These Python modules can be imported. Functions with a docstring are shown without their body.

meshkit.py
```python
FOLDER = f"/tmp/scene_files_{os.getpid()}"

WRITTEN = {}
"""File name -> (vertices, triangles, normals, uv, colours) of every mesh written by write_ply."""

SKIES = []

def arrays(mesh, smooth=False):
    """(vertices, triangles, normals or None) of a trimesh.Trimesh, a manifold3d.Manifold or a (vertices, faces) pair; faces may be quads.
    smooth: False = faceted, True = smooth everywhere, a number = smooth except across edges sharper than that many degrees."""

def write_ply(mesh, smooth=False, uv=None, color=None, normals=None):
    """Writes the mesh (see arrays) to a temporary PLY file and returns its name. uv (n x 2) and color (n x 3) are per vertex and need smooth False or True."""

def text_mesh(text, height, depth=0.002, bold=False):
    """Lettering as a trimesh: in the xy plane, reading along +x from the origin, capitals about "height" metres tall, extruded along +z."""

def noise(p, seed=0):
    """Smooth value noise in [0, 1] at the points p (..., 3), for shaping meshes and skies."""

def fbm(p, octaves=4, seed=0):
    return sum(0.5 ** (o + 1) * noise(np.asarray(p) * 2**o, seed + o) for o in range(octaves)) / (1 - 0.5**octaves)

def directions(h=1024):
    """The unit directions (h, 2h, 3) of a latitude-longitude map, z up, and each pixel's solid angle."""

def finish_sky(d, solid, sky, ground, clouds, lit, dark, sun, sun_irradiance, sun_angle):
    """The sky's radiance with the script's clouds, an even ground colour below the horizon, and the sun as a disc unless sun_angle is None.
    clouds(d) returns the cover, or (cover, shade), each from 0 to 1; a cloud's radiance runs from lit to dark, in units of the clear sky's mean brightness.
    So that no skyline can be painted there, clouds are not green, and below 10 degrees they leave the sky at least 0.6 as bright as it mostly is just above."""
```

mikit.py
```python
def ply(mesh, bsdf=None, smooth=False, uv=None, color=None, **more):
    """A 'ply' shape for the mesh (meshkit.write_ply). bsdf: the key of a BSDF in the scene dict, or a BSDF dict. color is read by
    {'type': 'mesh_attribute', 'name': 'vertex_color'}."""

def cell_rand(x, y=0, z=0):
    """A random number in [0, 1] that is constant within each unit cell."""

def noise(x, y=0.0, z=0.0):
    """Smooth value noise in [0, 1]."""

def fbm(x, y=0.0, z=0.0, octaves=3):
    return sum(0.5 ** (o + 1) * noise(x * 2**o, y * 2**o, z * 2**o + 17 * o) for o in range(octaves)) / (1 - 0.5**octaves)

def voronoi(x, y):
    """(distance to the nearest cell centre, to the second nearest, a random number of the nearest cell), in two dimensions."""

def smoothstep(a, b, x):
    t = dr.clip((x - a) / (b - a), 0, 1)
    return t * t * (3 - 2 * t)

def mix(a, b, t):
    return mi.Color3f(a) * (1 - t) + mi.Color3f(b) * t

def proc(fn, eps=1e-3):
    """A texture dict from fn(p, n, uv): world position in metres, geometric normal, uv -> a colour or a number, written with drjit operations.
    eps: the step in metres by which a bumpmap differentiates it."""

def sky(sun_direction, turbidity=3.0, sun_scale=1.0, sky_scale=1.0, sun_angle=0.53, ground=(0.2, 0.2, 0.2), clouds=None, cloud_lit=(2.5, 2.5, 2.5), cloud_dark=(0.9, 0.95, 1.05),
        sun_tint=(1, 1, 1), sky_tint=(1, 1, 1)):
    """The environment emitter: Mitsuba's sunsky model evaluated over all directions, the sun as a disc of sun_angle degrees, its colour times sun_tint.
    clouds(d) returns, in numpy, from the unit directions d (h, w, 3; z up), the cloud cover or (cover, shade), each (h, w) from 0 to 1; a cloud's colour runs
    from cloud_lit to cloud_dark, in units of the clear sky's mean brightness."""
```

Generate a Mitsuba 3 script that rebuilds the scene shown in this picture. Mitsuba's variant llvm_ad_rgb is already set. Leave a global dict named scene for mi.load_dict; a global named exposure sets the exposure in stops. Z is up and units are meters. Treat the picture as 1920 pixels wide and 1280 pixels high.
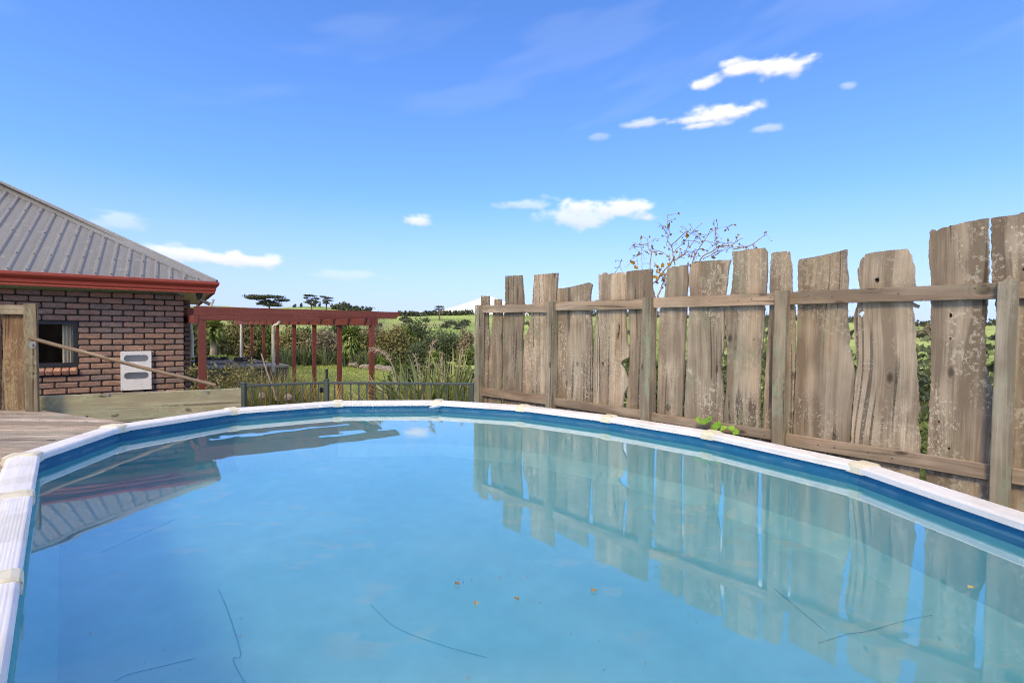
import math, random
import numpy as np
import drjit as dr
import mitsuba as mi
import trimesh, shapely
from shapely.geometry import Polygon, Point, LineString, box as sbox
import mikit, meshkit
from mikit import noise, fbm, voronoi, cell_rand, smoothstep, mix, proc

T = mi.ScalarTransform4f
scene, labels = {}, {}
R = np.random.default_rng(7)
A = lambda *v: np.array(v, float)

# ---------------------------------------------------------------- camera, sky, exposure
F, EYE = 900.0, A(0, 0, 1.75)
PITCH, ROLL = math.atan(25 / F), 0.0108
fw = A(0, math.cos(PITCH), -math.sin(PITCH))
rt0, up0 = A(1, 0, 0), A(0, math.sin(PITCH), math.cos(PITCH))
rt = rt0 * math.cos(ROLL) + up0 * math.sin(ROLL)
upv = up0 * math.cos(ROLL) - rt0 * math.sin(ROLL)
scene['camera'] = {'type': 'perspective', 'fov': 2 * math.degrees(math.atan(960 / F)), 'fov_axis': 'x', 'near_clip': 0.05, 'far_clip': 30000.0,
                   'to_world': T().look_at(origin=EYE.tolist(), target=(EYE + fw).tolist(), up=upv.tolist())}
exposure = 2.43


def pdir(x, y):
    """The direction in the world that a pixel of the photograph (1920 x 1280) shows: used to survey positions."""
    d = fw + rt * (x - 960) / F - upv * (y - 640) / F
    return d / np.linalg.norm(d)


def at_y(x, y, Y):
    d = pdir(x, y)
    return EYE + d * (Y / d[1])


def at_z(x, y, z):
    d = pdir(x, y)
    return EYE + d * ((z - EYE[2]) / d[2])


def on_plane(x, y, p, n):
    d = pdir(x, y)
    return EYE + d * (np.dot(np.asarray(p) - EYE, n) / np.dot(d, n))


def azel(x, y):
    d = pdir(x, y)
    return math.atan2(d[0], d[1]), math.asin(d[2])


# clouds: centre, half width and half height in pixels of the photo, strength, turned to azimuth and elevation
CL = [(1408, 131, 50, 15, 1.0), (1474, 131, 46, 22, 1.1), (1372, 121, 22, 9, .85), (1324, 158, 31, 11, .95), (1345, 215, 60, 17, 1.05), (1300, 226, 36, 9, .8), (1322, 236, 38, 7, .75),
      (1205, 232, 32, 8, .62), (1130, 396, 92, 22, .85), (1090, 408, 70, 18, .7), (985, 386, 50, 9, .45), (783, 414, 27, 9, .8), (440, 489, 105, 15, .85), (345, 478, 62, 15, .8),
      (300, 470, 40, 10, .55), (220, 422, 62, 18, .35), (1590, 163, 13, 7, .35), (1438, 243, 28, 6, .4), (1120, 258, 16, 9, .25), (650, 520, 60, 10, .25)]
CLA = []
for x, y, a, b, s in CL:
    az, el = azel(x, y)
    az1, _ = azel(x + a, y)
    _, el1 = azel(x, y - b)
    CLA.append((az, el, abs(az1 - az), abs(el1 - el), s))


def clouds(d):
    az, el = np.arctan2(d[..., 0], d[..., 1]), np.arcsin(np.clip(d[..., 2], -1, 1))
    q = np.stack([az * 14, el * 30, az * 0], -1)
    w1, w2 = meshkit.fbm(q * 1.0, 5, 3), meshkit.fbm(q * 1.0 + 31, 5, 9)
    fine = meshkit.fbm(q * 2.6, 4, 21)
    finer = meshkit.fbm(q * 7.0, 3, 33)
    cov = np.zeros(az.shape)
    shade = np.zeros(az.shape)
    for a0, e0, ra, re, s in CLA:
        da, de = (az - a0 + (w1 - .5) * ra * .9) / ra, (el - e0 + (w2 - .5) * re * 1.6) / re
        r = np.sqrt(da ** 2 + np.where(de < 0, de * 1.25, de) ** 2) + (fine - .5) * 1.25 + (finer - .5) * .5
        c = np.clip((1.36 - r) / .95, 0, 1)
        c = c * c * (3 - 2 * c) * s
        shade = np.where(c > cov, np.clip(.25 - .45 * de, 0, .6), shade)
        cov = np.maximum(cov, c)
    # faint high streaks
    st = meshkit.fbm(np.stack([az * 2.2 + el * 5, el * 17 - az * 4.5, az * 0], -1), 4, 5)
    cov = np.maximum(cov, np.clip((st - .52) * .3, 0, .05) * np.clip((el - .28) / .15, 0, 1))
    # the broken cloud that the still water mirrors from above the picture and behind it
    off = np.clip(np.maximum((el - .60) / .22, (np.abs(az) - .95) / .45), 0, 1)
    pl = d / np.maximum(d[..., 2:3] + .12, .05)
    f = meshkit.fbm(np.stack([pl[..., 0] * 1.7, pl[..., 1] * 1.7, pl[..., 0] * 0], -1) + 8, 5, 40)
    bank = np.clip((f - .36) / .22, 0, 1)
    bank = bank * bank * (3 - 2 * bank) * off
    shade = np.where(bank > cov, np.clip((f - .45) * 2.2, 0, .7), shade)
    # pale summer haze low down all round the horizon
    veil = np.clip(1 - el / .26, 0, 1) ** 1.3 * .78
    tot = cov + (1 - cov) * veil
    bt = bank + (1 - bank) * veil
    shade = np.where(bank > cov, (shade * bank + (1 - bank) * veil) / np.maximum(bt, 1e-6), (shade * cov + (1 - cov) * veil) / np.maximum(tot, 1e-6))
    return np.maximum(tot, bt), shade


SUN = A(-.30, -.72, .62)
scene['sky'] = mikit.sky(SUN.tolist(), turbidity=2.6, sun_scale=.34, sky_scale=1.0, sun_angle=14, clouds=clouds, cloud_lit=(2.15, 2.15, 2.2), cloud_dark=(1.3, 1.3, 2.0), sky_tint=(.78, 1.03, 1.52), sun_tint=(1.05, 1.0, .78))
scene['sky']['type']

# ---------------------------------------------------------------- materials


def bsdf(name, color, rough=.7, bump=None, scale=1.0, eps=2e-3, two=True, **kw):
    c = color if isinstance(color, dict) else {'type': 'rgb', 'value': list(color)}
    b = {'type': 'principled', 'base_color': c, 'roughness': rough, 'specular': kw.pop('specular', .35), **kw}
    if bump is not None:
        b = {'type': 'bumpmap', 'arbitrary': proc(bump, eps), 'scale': scale, 'bsdf': b}
    scene[name] = {'type': 'twosided', 'bsdf': b} if two else b
    return name


def wood(light, dark, spot=None, spot_amt=.0, moss=None, moss_amt=0., grain=1.0, knots=True):
    def f(p, n, uv):
        u, v = uv.x, uv.y
        wob = (noise(u * 5, v * 1.6) - .5) * .05
        g = fbm((u + wob) * 90 * grain, v * 3.4, 0, 3)
        s = fbm((u + wob) * 16, v * .55 + 3, 5, 3)
        blot = fbm(u * 9, v * 4.5, 11, 3)
        idr = cell_rand(dr.floor(u / 7.0), 3, 1)
        fine = noise((u + wob) * 230 * grain, v * 5, 21)
        t = dr.clip(.12 + 1.25 * (s - .5) + .6 * (g - .3) + 1.0 * (blot - .5) + .35 * (fine - .5), 0, 1)
        c = mix(dark, light, t)
        c = c * (.82 + .36 * idr)
        c = c * mix((1, 1, 1), (1.12, .97, .84), smoothstep(.45, .75, fbm(u * 7 + 9, v * .5, 2, 2)) * .55)
        crack = smoothstep(.73, .8, noise((u + wob) * 55, v * 1.1, 7)) * smoothstep(.5, .62, noise(u * 8, v * 1.3, 3))
        c = c * (1 - .6 * crack)
        if knots:
            d1, d2, r = voronoi(u * 3.1 + wob * 8, v * 1.55)
            k = (1 - smoothstep(.035, .075, d1)) * dr.select(r > .45, 1., 0.)
            ring = smoothstep(.6, 1, dr.sin(d1 * 120)) * (1 - smoothstep(.08, .2, d1)) * dr.select(r > .45, 1., 0.)
            c = c * (1 - .62 * k) * (1 - .25 * ring)
        if spot is not None:
            m1 = smoothstep(.52, .70, fbm(u * 95, v * 55, 3, 3)) * smoothstep(.3, .6, noise(u * 260, v * 170, 1)) * smoothstep(.48, .66, fbm(u * 6, v * 3.0, 9, 3))
            m2 = smoothstep(.54, .70, fbm(u * 52 + 40, v * 42, 8, 4)) * smoothstep(.52, .68, fbm(u * 3.2 + 5, v * 2.4, 1, 2)) * (.25 + .75 * noise(u * 210, v * 140, 6)) * .8
            c = mix(c, spot, dr.clip(m1 + m2, 0, 1) * spot_amt * (.35 + .9 * cell_rand(dr.floor(u / 7.0), 9, 2)))
        if moss is not None:
            mm = smoothstep(.5, .68, fbm(u * 7 + 20, v * 3.3, 4, 3)) * smoothstep(.35, .6, noise(u * 60, v * 34, 2))
            c = mix(c, moss, mm * moss_amt * (.3 + 1.0 * cell_rand(dr.floor(u / 7.0), 4, 8)))
        return c
    return proc(f)


def grain_bump(p, n, uv):
    u, v = uv.x, uv.y
    wob = (noise(u * 5, v * 1.6) - .5) * .05
    return fbm((u + wob) * 80, v * 2.5, 0, 2) + .8 * fbm((u + wob) * 22, v * 1.1, 5, 2) + .25 * noise(u * 60, v * 50, 1)


bsdf('plank_wood', wood((.455, .385, .295), (.20, .158, .116), (.58, .55, .44), .7, (.22, .22, .15), .5), .85, grain_bump, .006)
bsdf('hole_shade', (.035, .025, .018), .95)
bsdf('rail_wood', wood((.46, .375, .295), (.23, .18, .135), None, 0, (.26, .24, .15), .3), .85, grain_bump, .0035)
bsdf('post_wood', wood((.42, .385, .305), (.20, .175, .13), (.5, .48, .38), .3, (.22, .27, .19), .75), .85, grain_bump, .004)
bsdf('screen_wood', wood((.36, .25, .155), (.17, .11, .065), (.50, .45, .28), .5, (.40, .38, .18), .6), .9, grain_bump, .005)
bsdf('screen_frame_wood', wood((.42, .36, .26), (.17, .145, .1), (.16, .15, .12), .6, (.3, .29, .18), .5), .85, grain_bump, .004)
bsdf('deck_wood', wood((.54, .475, .40), (.23, .19, .15), None, 0, (.32, .30, .22), .4, .55), .85, grain_bump, .007)
bsdf('edge_board_wood', wood((.60, .585, .42), (.37, .365, .25), (.3, .24, .16), .35, (.42, .46, .29), .5, .6), .8, grain_bump, .003)
bsdf('pole_wood', wood((.44, .345, .24), (.19, .14, .09), None, 0), .7, grain_bump, .002)
bsdf('painted_timber', proc(lambda p, n, uv: mix((.15, .040, .030), (.215, .066, .050), fbm(uv.x * 30, uv.y * 2, 0, 3)) * (.85 + .3 * fbm(p.x * 2, p.y * 2, p.z * 2, 2))), .6, lambda p, n, uv: fbm(uv.x * 70, uv.y * 3, 0, 2), .0012)


def brick_col(p, n, uv):
    i = uv.x
    a = cell_rand(dr.floor(i), 1, 2)
    b = cell_rand(dr.floor(i), 5, 7)
    c = mix((.30, .198, .16), (.43, .265, .198), a)
    c = mix(c, (.27, .215, .195), smoothstep(.55, .95, b) * .8)
    w = fbm(p.x * 18 + 5, p.y * 18, p.z * 26, 3)
    c = c * (.68 + .62 * w)
    bloom = smoothstep(.5, .75, fbm(p.x * 5, p.y * 5 + 3, p.z * 9, 3))
    c = mix(c, (.34, .25, .21), bloom * .3)
    return mix(c, (.05, .042, .04), smoothstep(.68, .8, noise(p.x * 70, p.y * 70, p.z * 90)) * .6)


bsdf('brick', proc(brick_col), .9, lambda p, n, uv: fbm(p.x * 60, p.y * 60, p.z * 70, 3), .006)
bsdf('sill_brick', proc(lambda p, n, uv: brick_col(p, n, uv) * mi.Color3f(1.45, 1.25, 1.1)), .9, lambda p, n, uv: fbm(p.x * 60, p.y * 60, p.z * 70, 3), .006)
bsdf('mortar', proc(lambda p, n, uv: mix((.020, .018, .018), (.045, .042, .04), fbm(p.x * 40, p.y * 40, p.z * 40, 3))), .95, lambda p, n, uv: noise(p.x * 150, p.y * 150, p.z * 150), .004)


def roof_col(p, n, uv):
    streak = fbm(uv.x * 13, uv.y * .9, 0, 4)
    c = mix((.165, .165, .165), (.222, .222, .22), streak)
    lich = smoothstep(.66, .78, fbm(p.x * 9, p.y * 9, p.z * 9, 3))
    return mix(c, (.34, .33, .25), lich * .35)


bsdf('roof_metal', proc(roof_col), .5, lambda p, n, uv: fbm(uv.x * 8, uv.y * 2.5, 1, 3), .004, specular=.5)
bsdf('hip_metal', proc(lambda p, n, uv: roof_col(p, n, uv) * 1.12), .45, specular=.5)
bsdf('screw_metal', (.1, .1, .1), .5, metallic=.6)
bsdf('gutter_red', proc(lambda p, n, uv: mix((.30, .048, .026), (.37, .072, .042), fbm(p.x * 2.5, p.y * 2.5, p.z * 14, 3))), .38, specular=.5)
bsdf('soffit', proc(lambda p, n, uv: mix((.74, .60, .47), (.82, .70, .56), fbm(p.x * 5, p.y * 5, 0, 3))), .8)
bsdf('white_paint', proc(lambda p, n, uv: mix((.84, .84, .84), (.90, .90, .90), fbm(p.x * 6, p.y * 6, p.z * 6, 3))), .4)
bsdf('downpipe_cream', proc(lambda p, n, uv: mix((.62, .60, .52), (.76, .75, .70), fbm(p.x * 9, p.y * 9, p.z * 2, 3))), .45)
bsdf('dark_frame', (.035, .04, .05), .4)
bsdf('room_dark', (.055, .035, .03), .9)
bsdf('curtain_cloth', proc(lambda p, n, uv: mix((.50, .48, .38), (.68, .66, .55), fbm(p.x * 30, p.y * 30, p.z * 1, 2))), .9)
scene['pane_glass'] = {'type': 'thindielectric', 'int_ior': 1.52}
bsdf('black_metal', proc(lambda p, n, uv: mix((.012, .012, .014), (.03, .03, .032), fbm(p.x * 12, p.y * 12, p.z * 12, 2))), .5)
bsdf('steel', (.45, .44, .42), .35, metallic=.9)


def pool_white(p, n, uv):
    dirt = smoothstep(.52, .74, fbm(p.x * 5, p.y * 5, p.z * 12, 4))
    fine = fbm(uv.x * 60, uv.y * 3, 0, 2)
    c = mix((.80, .79, .80), (.70, .70, .70), fine * .5)
    c = mix(c, (.50, .47, .40), dirt * .30)
    scuff = smoothstep(.66, .74, noise(uv.x * 90, uv.y * 4 + 2, 5)) * smoothstep(.5, .65, fbm(p.x * 3, p.y * 3, 1, 2))
    return mix(c, (.42, .40, .37), scuff * .12)


bsdf('coping_white', proc(pool_white), .45, lambda p, n, uv: dr.abs(dr.sin(uv.x * 260.)) * dr.abs(dr.sin(uv.y * 190. + uv.x * 30)), .0016, eps=6e-4)
bsdf('cap_cream', proc(lambda p, n, uv: mix((.72, .68, .53), (.62, .57, .43), smoothstep(.4, .75, fbm(p.x * 14, p.y * 14, p.z * 14, 3)))), .5)


def liner_col(p, n, uv):
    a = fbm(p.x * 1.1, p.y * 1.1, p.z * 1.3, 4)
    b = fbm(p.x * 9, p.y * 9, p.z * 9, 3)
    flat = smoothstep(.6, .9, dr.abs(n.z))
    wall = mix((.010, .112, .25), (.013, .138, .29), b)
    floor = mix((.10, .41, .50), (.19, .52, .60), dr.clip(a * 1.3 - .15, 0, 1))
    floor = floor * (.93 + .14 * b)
    mottle = smoothstep(.60, .72, fbm(p.x * 5, p.y * 9, 2, 4)) * smoothstep(.5, .62, noise(p.x * 1.6, p.y * 1.6, 4))
    floor = mix(floor, (.42, .52, .42), mottle * .22)  # pale silt mottling, partly cloud reflection painted into the floor
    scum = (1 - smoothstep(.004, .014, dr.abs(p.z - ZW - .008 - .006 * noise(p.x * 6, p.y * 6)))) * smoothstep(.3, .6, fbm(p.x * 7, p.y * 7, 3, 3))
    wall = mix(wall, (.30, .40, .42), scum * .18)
    shade_band = smoothstep(ZW - .035, ZW - .025, p.z)  # coping shade painted as darker liner colour down to the waterline
    return mix(floor * .92, wall, shade_band * (1 - flat))


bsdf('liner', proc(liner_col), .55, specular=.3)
bsdf('liner_crease', (.03, .26, .38), .6)
bsdf('liner_navy', (.008, .035, .16), .5)
scene['water_surface'] = {'type': 'thindielectric', 'int_ior': 1.72, 'ext_ior': 1.0}
bsdf('fence_green', proc(lambda p, n, uv: mix((.060, .080, .074), (.095, .118, .108), fbm(p.x * 10, p.y * 10, p.z * 4, 3))), .45)


def leafmat(name, a, b, c=None, sc=1.6):
    def f(p, n, uv):
        t = cell_rand(uv.x * 977.0, uv.y * 613.0, 3)
        k = fbm(p.x * sc, p.y * sc, p.z * sc, 3)
        col = mix(a, b, dr.clip(.6 * t + 1.1 * (k - .3), 0, 1))
        if c is not None:
            col = mix(col, c, dr.select(cell_rand(uv.x * 433.0, uv.y * 811.0, 9) > .86, .8, 0.))
        return col
    scene[name] = {'type': 'twosided', 'bsdf': {'type': 'principled', 'base_color': proc(f), 'roughness': .6, 'specular': .25}}
    return name


leafmat('leaf_dark', (.055, .075, .036), (.155, .19, .09))
leafmat('leaf_olive', (.15, .145, .058), (.33, .315, .13), (.30, .24, .12))
leafmat('leaf_brown', (.21, .18, .12), (.39, .34, .23), (.19, .20, .09))
leafmat('leaf_mid', (.085, .13, .036), (.21, .27, .085))
leafmat('leaf_bright', (.13, .22, .04), (.30, .40, .09))
leafmat('leaf_far', (.085, .105, .07), (.15, .175, .11), sc=.25)
leafmat('leaf_flax', (.13, .18, .06), (.40, .43, .16), (.55, .47, .24), .5)
leafmat('leaf_spike', (.13, .20, .05), (.38, .45, .14), (.55, .48, .24), 1.)
leafmat('leaf_straw', (.34, .22, .08), (.46, .38, .14), (.14, .18, .05), 1.5)
leafmat('leaf_vine', (.10, .25, .02), (.28, .43, .06), None, 30)
leafmat('leaf_orange', (.40, .18, .02), (.55, .33, .03), (.22, .11, .05), 9)
leafmat('leaf_dry', (.22, .13, .05), (.40, .25, .10), None, 9)
bsdf('bark', proc(lambda p, n, uv: mix((.10, .08, .06), (.24, .2, .16), fbm(p.x * 9, p.y * 9, p.z * 3, 3))), .9)
bsdf('pale_bark', proc(lambda p, n, uv: mix((.26, .21, .16), (.44, .38, .31), fbm(p.x * 9, p.y * 9, p.z * 16, 3))), .9)
bsdf('twig_bark', (.36, .26, .17), .8)
bsdf('dry_stalk', proc(lambda p, n, uv: mix((.30, .22, .16), (.48, .38, .29), fbm(p.x * 20, p.y * 20, p.z * 20, 2))), .9)
bsdf('rock_mat', proc(lambda p, n, uv: mix((.20, .17, .14), (.46, .41, .35), fbm(p.x * 6, p.y * 6, p.z * 6, 4))), .9, lambda p, n, uv: fbm(p.x * 14, p.y * 14, p.z * 14, 3), .03)
bsdf('patio_stone', proc(lambda p, n, uv: mix((.165, .155, .14), (.27, .25, .225), fbm(p.x * 4, p.y * 4, 0, 4))), .8)
bsdf('patio_boards', proc(lambda p, n, uv: mix((.085, .075, .065), (.16, .145, .13), fbm(uv.x * 40, uv.y * 2, 0, 3))), .8)


def ground_col(p, n, uv):
    """pasture far off, mown lawn near, bare earth where the pool and the beds are"""
    a = fbm(p.x * .045, p.y * .03, 0, 4)
    b = fbm(p.x * .8, p.y * .8, 0, 3)
    c = fbm(p.x * 9, p.y * 9, 0, 2)
    far = mix((.16, .225, .060), (.27, .335, .105), smoothstep(.3, .7, a))
    far = mix(far, (.23, .215, .10), smoothstep(.58, .75, fbm(p.x * .02 + 7, p.y * .05, 0, 3)) * .6)
    lawn = mix((.215, .275, .068), (.315, .36, .105), dr.clip(b * .7 + c * .45 - .1, 0, 1))
    lawn = mix(lawn, (.30, .27, .10), smoothstep(.6, .8, fbm(p.x * .5 + 4, p.y * .9, 0, 3)) * .5)
    stripe = smoothstep(.4, .6, .5 + .5 * dr.sin((p.x * .5 + p.y * .86) * 5.5)) * .09
    lawn = lawn * (.96 + stripe)
    col = mix(lawn, far, smoothstep(26, 34, p.y))
    bare = dr.maximum(1 - smoothstep(8.6, 9.3, p.y + .3 * b), 1 - smoothstep(-.5, .2, 1.0 - (p.x + .3 - .05 * p.y) * .8))
    earth = mix((.10, .075, .05), (.21, .16, .11), c)
    return mix(col, earth, bare * (1 - smoothstep(12, 16, p.y)) * .95)


bsdf('ground_mat', proc(ground_col), .95)
bsdf('snow', proc(lambda p, n, uv: mix((.86, .87, .90), (.93, .93, .94), fbm(p.x * .004, p.y * .004, p.z * .008, 3))), .7)
bsdf('blade_green', proc(lambda p, n, uv: mix((.19, .255, .055), (.32, .37, .11), cell_rand(uv.x * 977., uv.y * 13., 2))), .7)
bsdf('cow_hide', (.02, .017, .015), .8)

# ---------------------------------------------------------------- mesh helpers
NEXT = {}


def numbered(name):
    k = NEXT.get(name, 0)
    NEXT[name] = k + 1
    return name if k == 0 else f'{name}_{k:03d}'


class MB:
    """A mesh being built: vertices, triangles and uv, joined from pieces."""

    def __init__(self):
        self.v, self.f, self.uv, self.n = [], [], [], 0

    def add(self, v, f, uv=None):
        v, f = np.asarray(v, float), np.asarray(f, int)
        if f.shape[1] == 4:
            f = np.vstack([f[:, [0, 1, 2]], f[:, [0, 2, 3]]])
        self.v.append(v), self.f.append(f + self.n)
        self.uv.append(np.zeros((len(v), 2)) if uv is None else np.asarray(uv, float))
        self.n += len(v)
        return self

    def put(self, name, mat, parent=None, smooth=False, **lab):
        key = numbered(name if parent is None else parent + '__' + name)
        scene[key] = mikit.ply((np.vstack(self.v), np.vstack(self.f)), mat, smooth=smooth, uv=np.vstack(self.uv))
        if lab:
            labels[key] = lab
        return key


def thing(name, label, category, group=None):
    key = numbered(name)
    labels[key] = {'label': label, 'category': category}
    if group:
        labels[key]['group'] = group
    return key


def unit(v):
    v = np.asarray(v, float)
    return v / (np.linalg.norm(v) + 1e-12)


def rect(w, h, c=0.0):
    w, h = w / 2, h / 2
    if c <= 0:
        return [(-w, -h), (w, -h), (w, h), (-w, h)]
    return [(-w + c, -h), (w - c, -h), (w, -h + c), (w, h - c), (w - c, h), (-w + c, h), (-w, h - c), (-w, -h + c)]


def ring(r, k=10):
    return [(r * math.cos(2 * math.pi * i / k), r * math.sin(2 * math.pi * i / k)) for i in range(k)]


def prism(prof, p0, p1, side=None, seed=0.0, bevel=0.0, mb=None, up=None, cut0=None, cut1=None, steps=1, wob=0.0):
    """prof (closed, in side and up) swept from p0 to p1; every face has its own corners; uv = (perimeter + seed, length). cut0, cut1: normals of mitred ends."""
    mb = mb or MB()
    p0, p1, prof = np.asarray(p0, float), np.asarray(p1, float), np.asarray(prof, float)
    ax = unit(p1 - p0)
    if side is None:
        side = np.cross(ax, A(0, 0, 1) if abs(ax[2]) < .95 else A(0, 1, 0))
    side = unit(np.asarray(side, float) - ax * np.dot(side, ax))
    upx = np.cross(side, ax)
    L = np.linalg.norm(p1 - p0)
    st = [0, L] if bevel <= 0 else [0, bevel, L - bevel, L]
    if steps > 1:
        st = list(np.linspace(0, L, steps + 1))
    c = prof.mean(0)
    rings = []
    for k, s in enumerate(st):
        q = prof
        if bevel > 0 and k in (0, len(st) - 1):
            hw = np.abs(prof - c).max(0)
            q = c + (prof - c) * np.maximum(1 - bevel / np.maximum(hw, 1e-6), .2)
        P = p0 + ax * s + q[:, :1] * side + q[:, 1:] * upx
        if wob:
            P = P + (wob * (meshkit.noise(A(seed * 3.1, s * 1.3, 1) + np.zeros((1, 3)), 1) - .5)) * side + (wob * (meshkit.noise(A(seed * 3.1, s * 1.3, 7) + np.zeros((1, 3)), 2) - .5)) * upx
        if k == 0 and cut0 is not None:
            P = P - ax * (((P - p0) @ cut0) / np.dot(ax, cut0))[:, None]
        if k == len(st) - 1 and cut1 is not None:
            P = P - ax * (((P - p1) @ cut1) / np.dot(ax, cut1))[:, None]
        rings.append(P)
    n = len(prof)
    per = np.concatenate([[0], np.cumsum(np.linalg.norm(np.roll(prof, -1, 0) - prof, axis=1))]) + seed
    for a, b, s0, s1 in zip(rings[:-1], rings[1:], st[:-1], st[1:]):
        for i in range(n):
            j = (i + 1) % n
            mb.add([a[i], a[j], b[j], b[i]], [[0, 1, 2, 3]], [(per[i], s0 + seed), (per[i + 1], s0 + seed), (per[i + 1], s1 + seed), (per[i], s1 + seed)])
    for P, flip in ((rings[0], True), (rings[-1], False)):
        f = [[0, i, i + 1] for i in range(1, n - 1)]
        mb.add(P, [t[::-1] for t in f] if flip else f, prof + seed + .03)
    return mb


def tube(pts, radii, k=7, mb=None, seed=0.0):
    mb = mb or MB()
    p = np.asarray(pts, float)
    r = np.broadcast_to(np.asarray(radii, float), (len(p),))
    t = np.gradient(p, axis=0)
    t /= np.linalg.norm(t, axis=1, keepdims=True) + 1e-12
    ref = A(0, 0, 1) if abs(t[:, 2]).mean() < .8 else A(1, 0.1, 0)
    a = np.cross(t, ref)
    a /= np.linalg.norm(a, axis=1, keepdims=True) + 1e-12
    b = np.cross(t, a)
    ang = np.arange(k) * 2 * np.pi / k
    v = p[:, None] + r[:, None, None] * (np.cos(ang)[None, :, None] * a[:, None] + np.sin(ang)[None, :, None] * b[:, None])
    i, j = np.meshgrid(np.arange(len(p) - 1), np.arange(k), indexing='ij')
    q = np.stack([i * k + j, i * k + (j + 1) % k, (i + 1) * k + (j + 1) % k, (i + 1) * k + j], -1).reshape(-1, 4)
    L = np.concatenate([[0], np.cumsum(np.linalg.norm(np.diff(p, axis=0), axis=1))])
    uv = np.stack([np.broadcast_to(np.arange(k) * 2 * np.pi / k * r.mean(), (len(p), k)) + seed, np.broadcast_to(L[:, None], (len(p), k)) + seed], -1).reshape(-1, 2)
    vv = np.vstack([v.reshape(-1, 3), p[:1], p[-1:]])
    n0, n1 = len(p) * k, len(p) * k + 1
    caps = [[n0, (j + 1) % k, j] for j in range(k)] + [[n1, (len(p) - 1) * k + j, (len(p) - 1) * k + (j + 1) % k] for j in range(k)]
    f = np.vstack([q[:, [0, 1, 2]], q[:, [0, 2, 3]], caps])
    return mb.add(vv, f, np.vstack([uv, uv[:1], uv[-1:]]))


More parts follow.
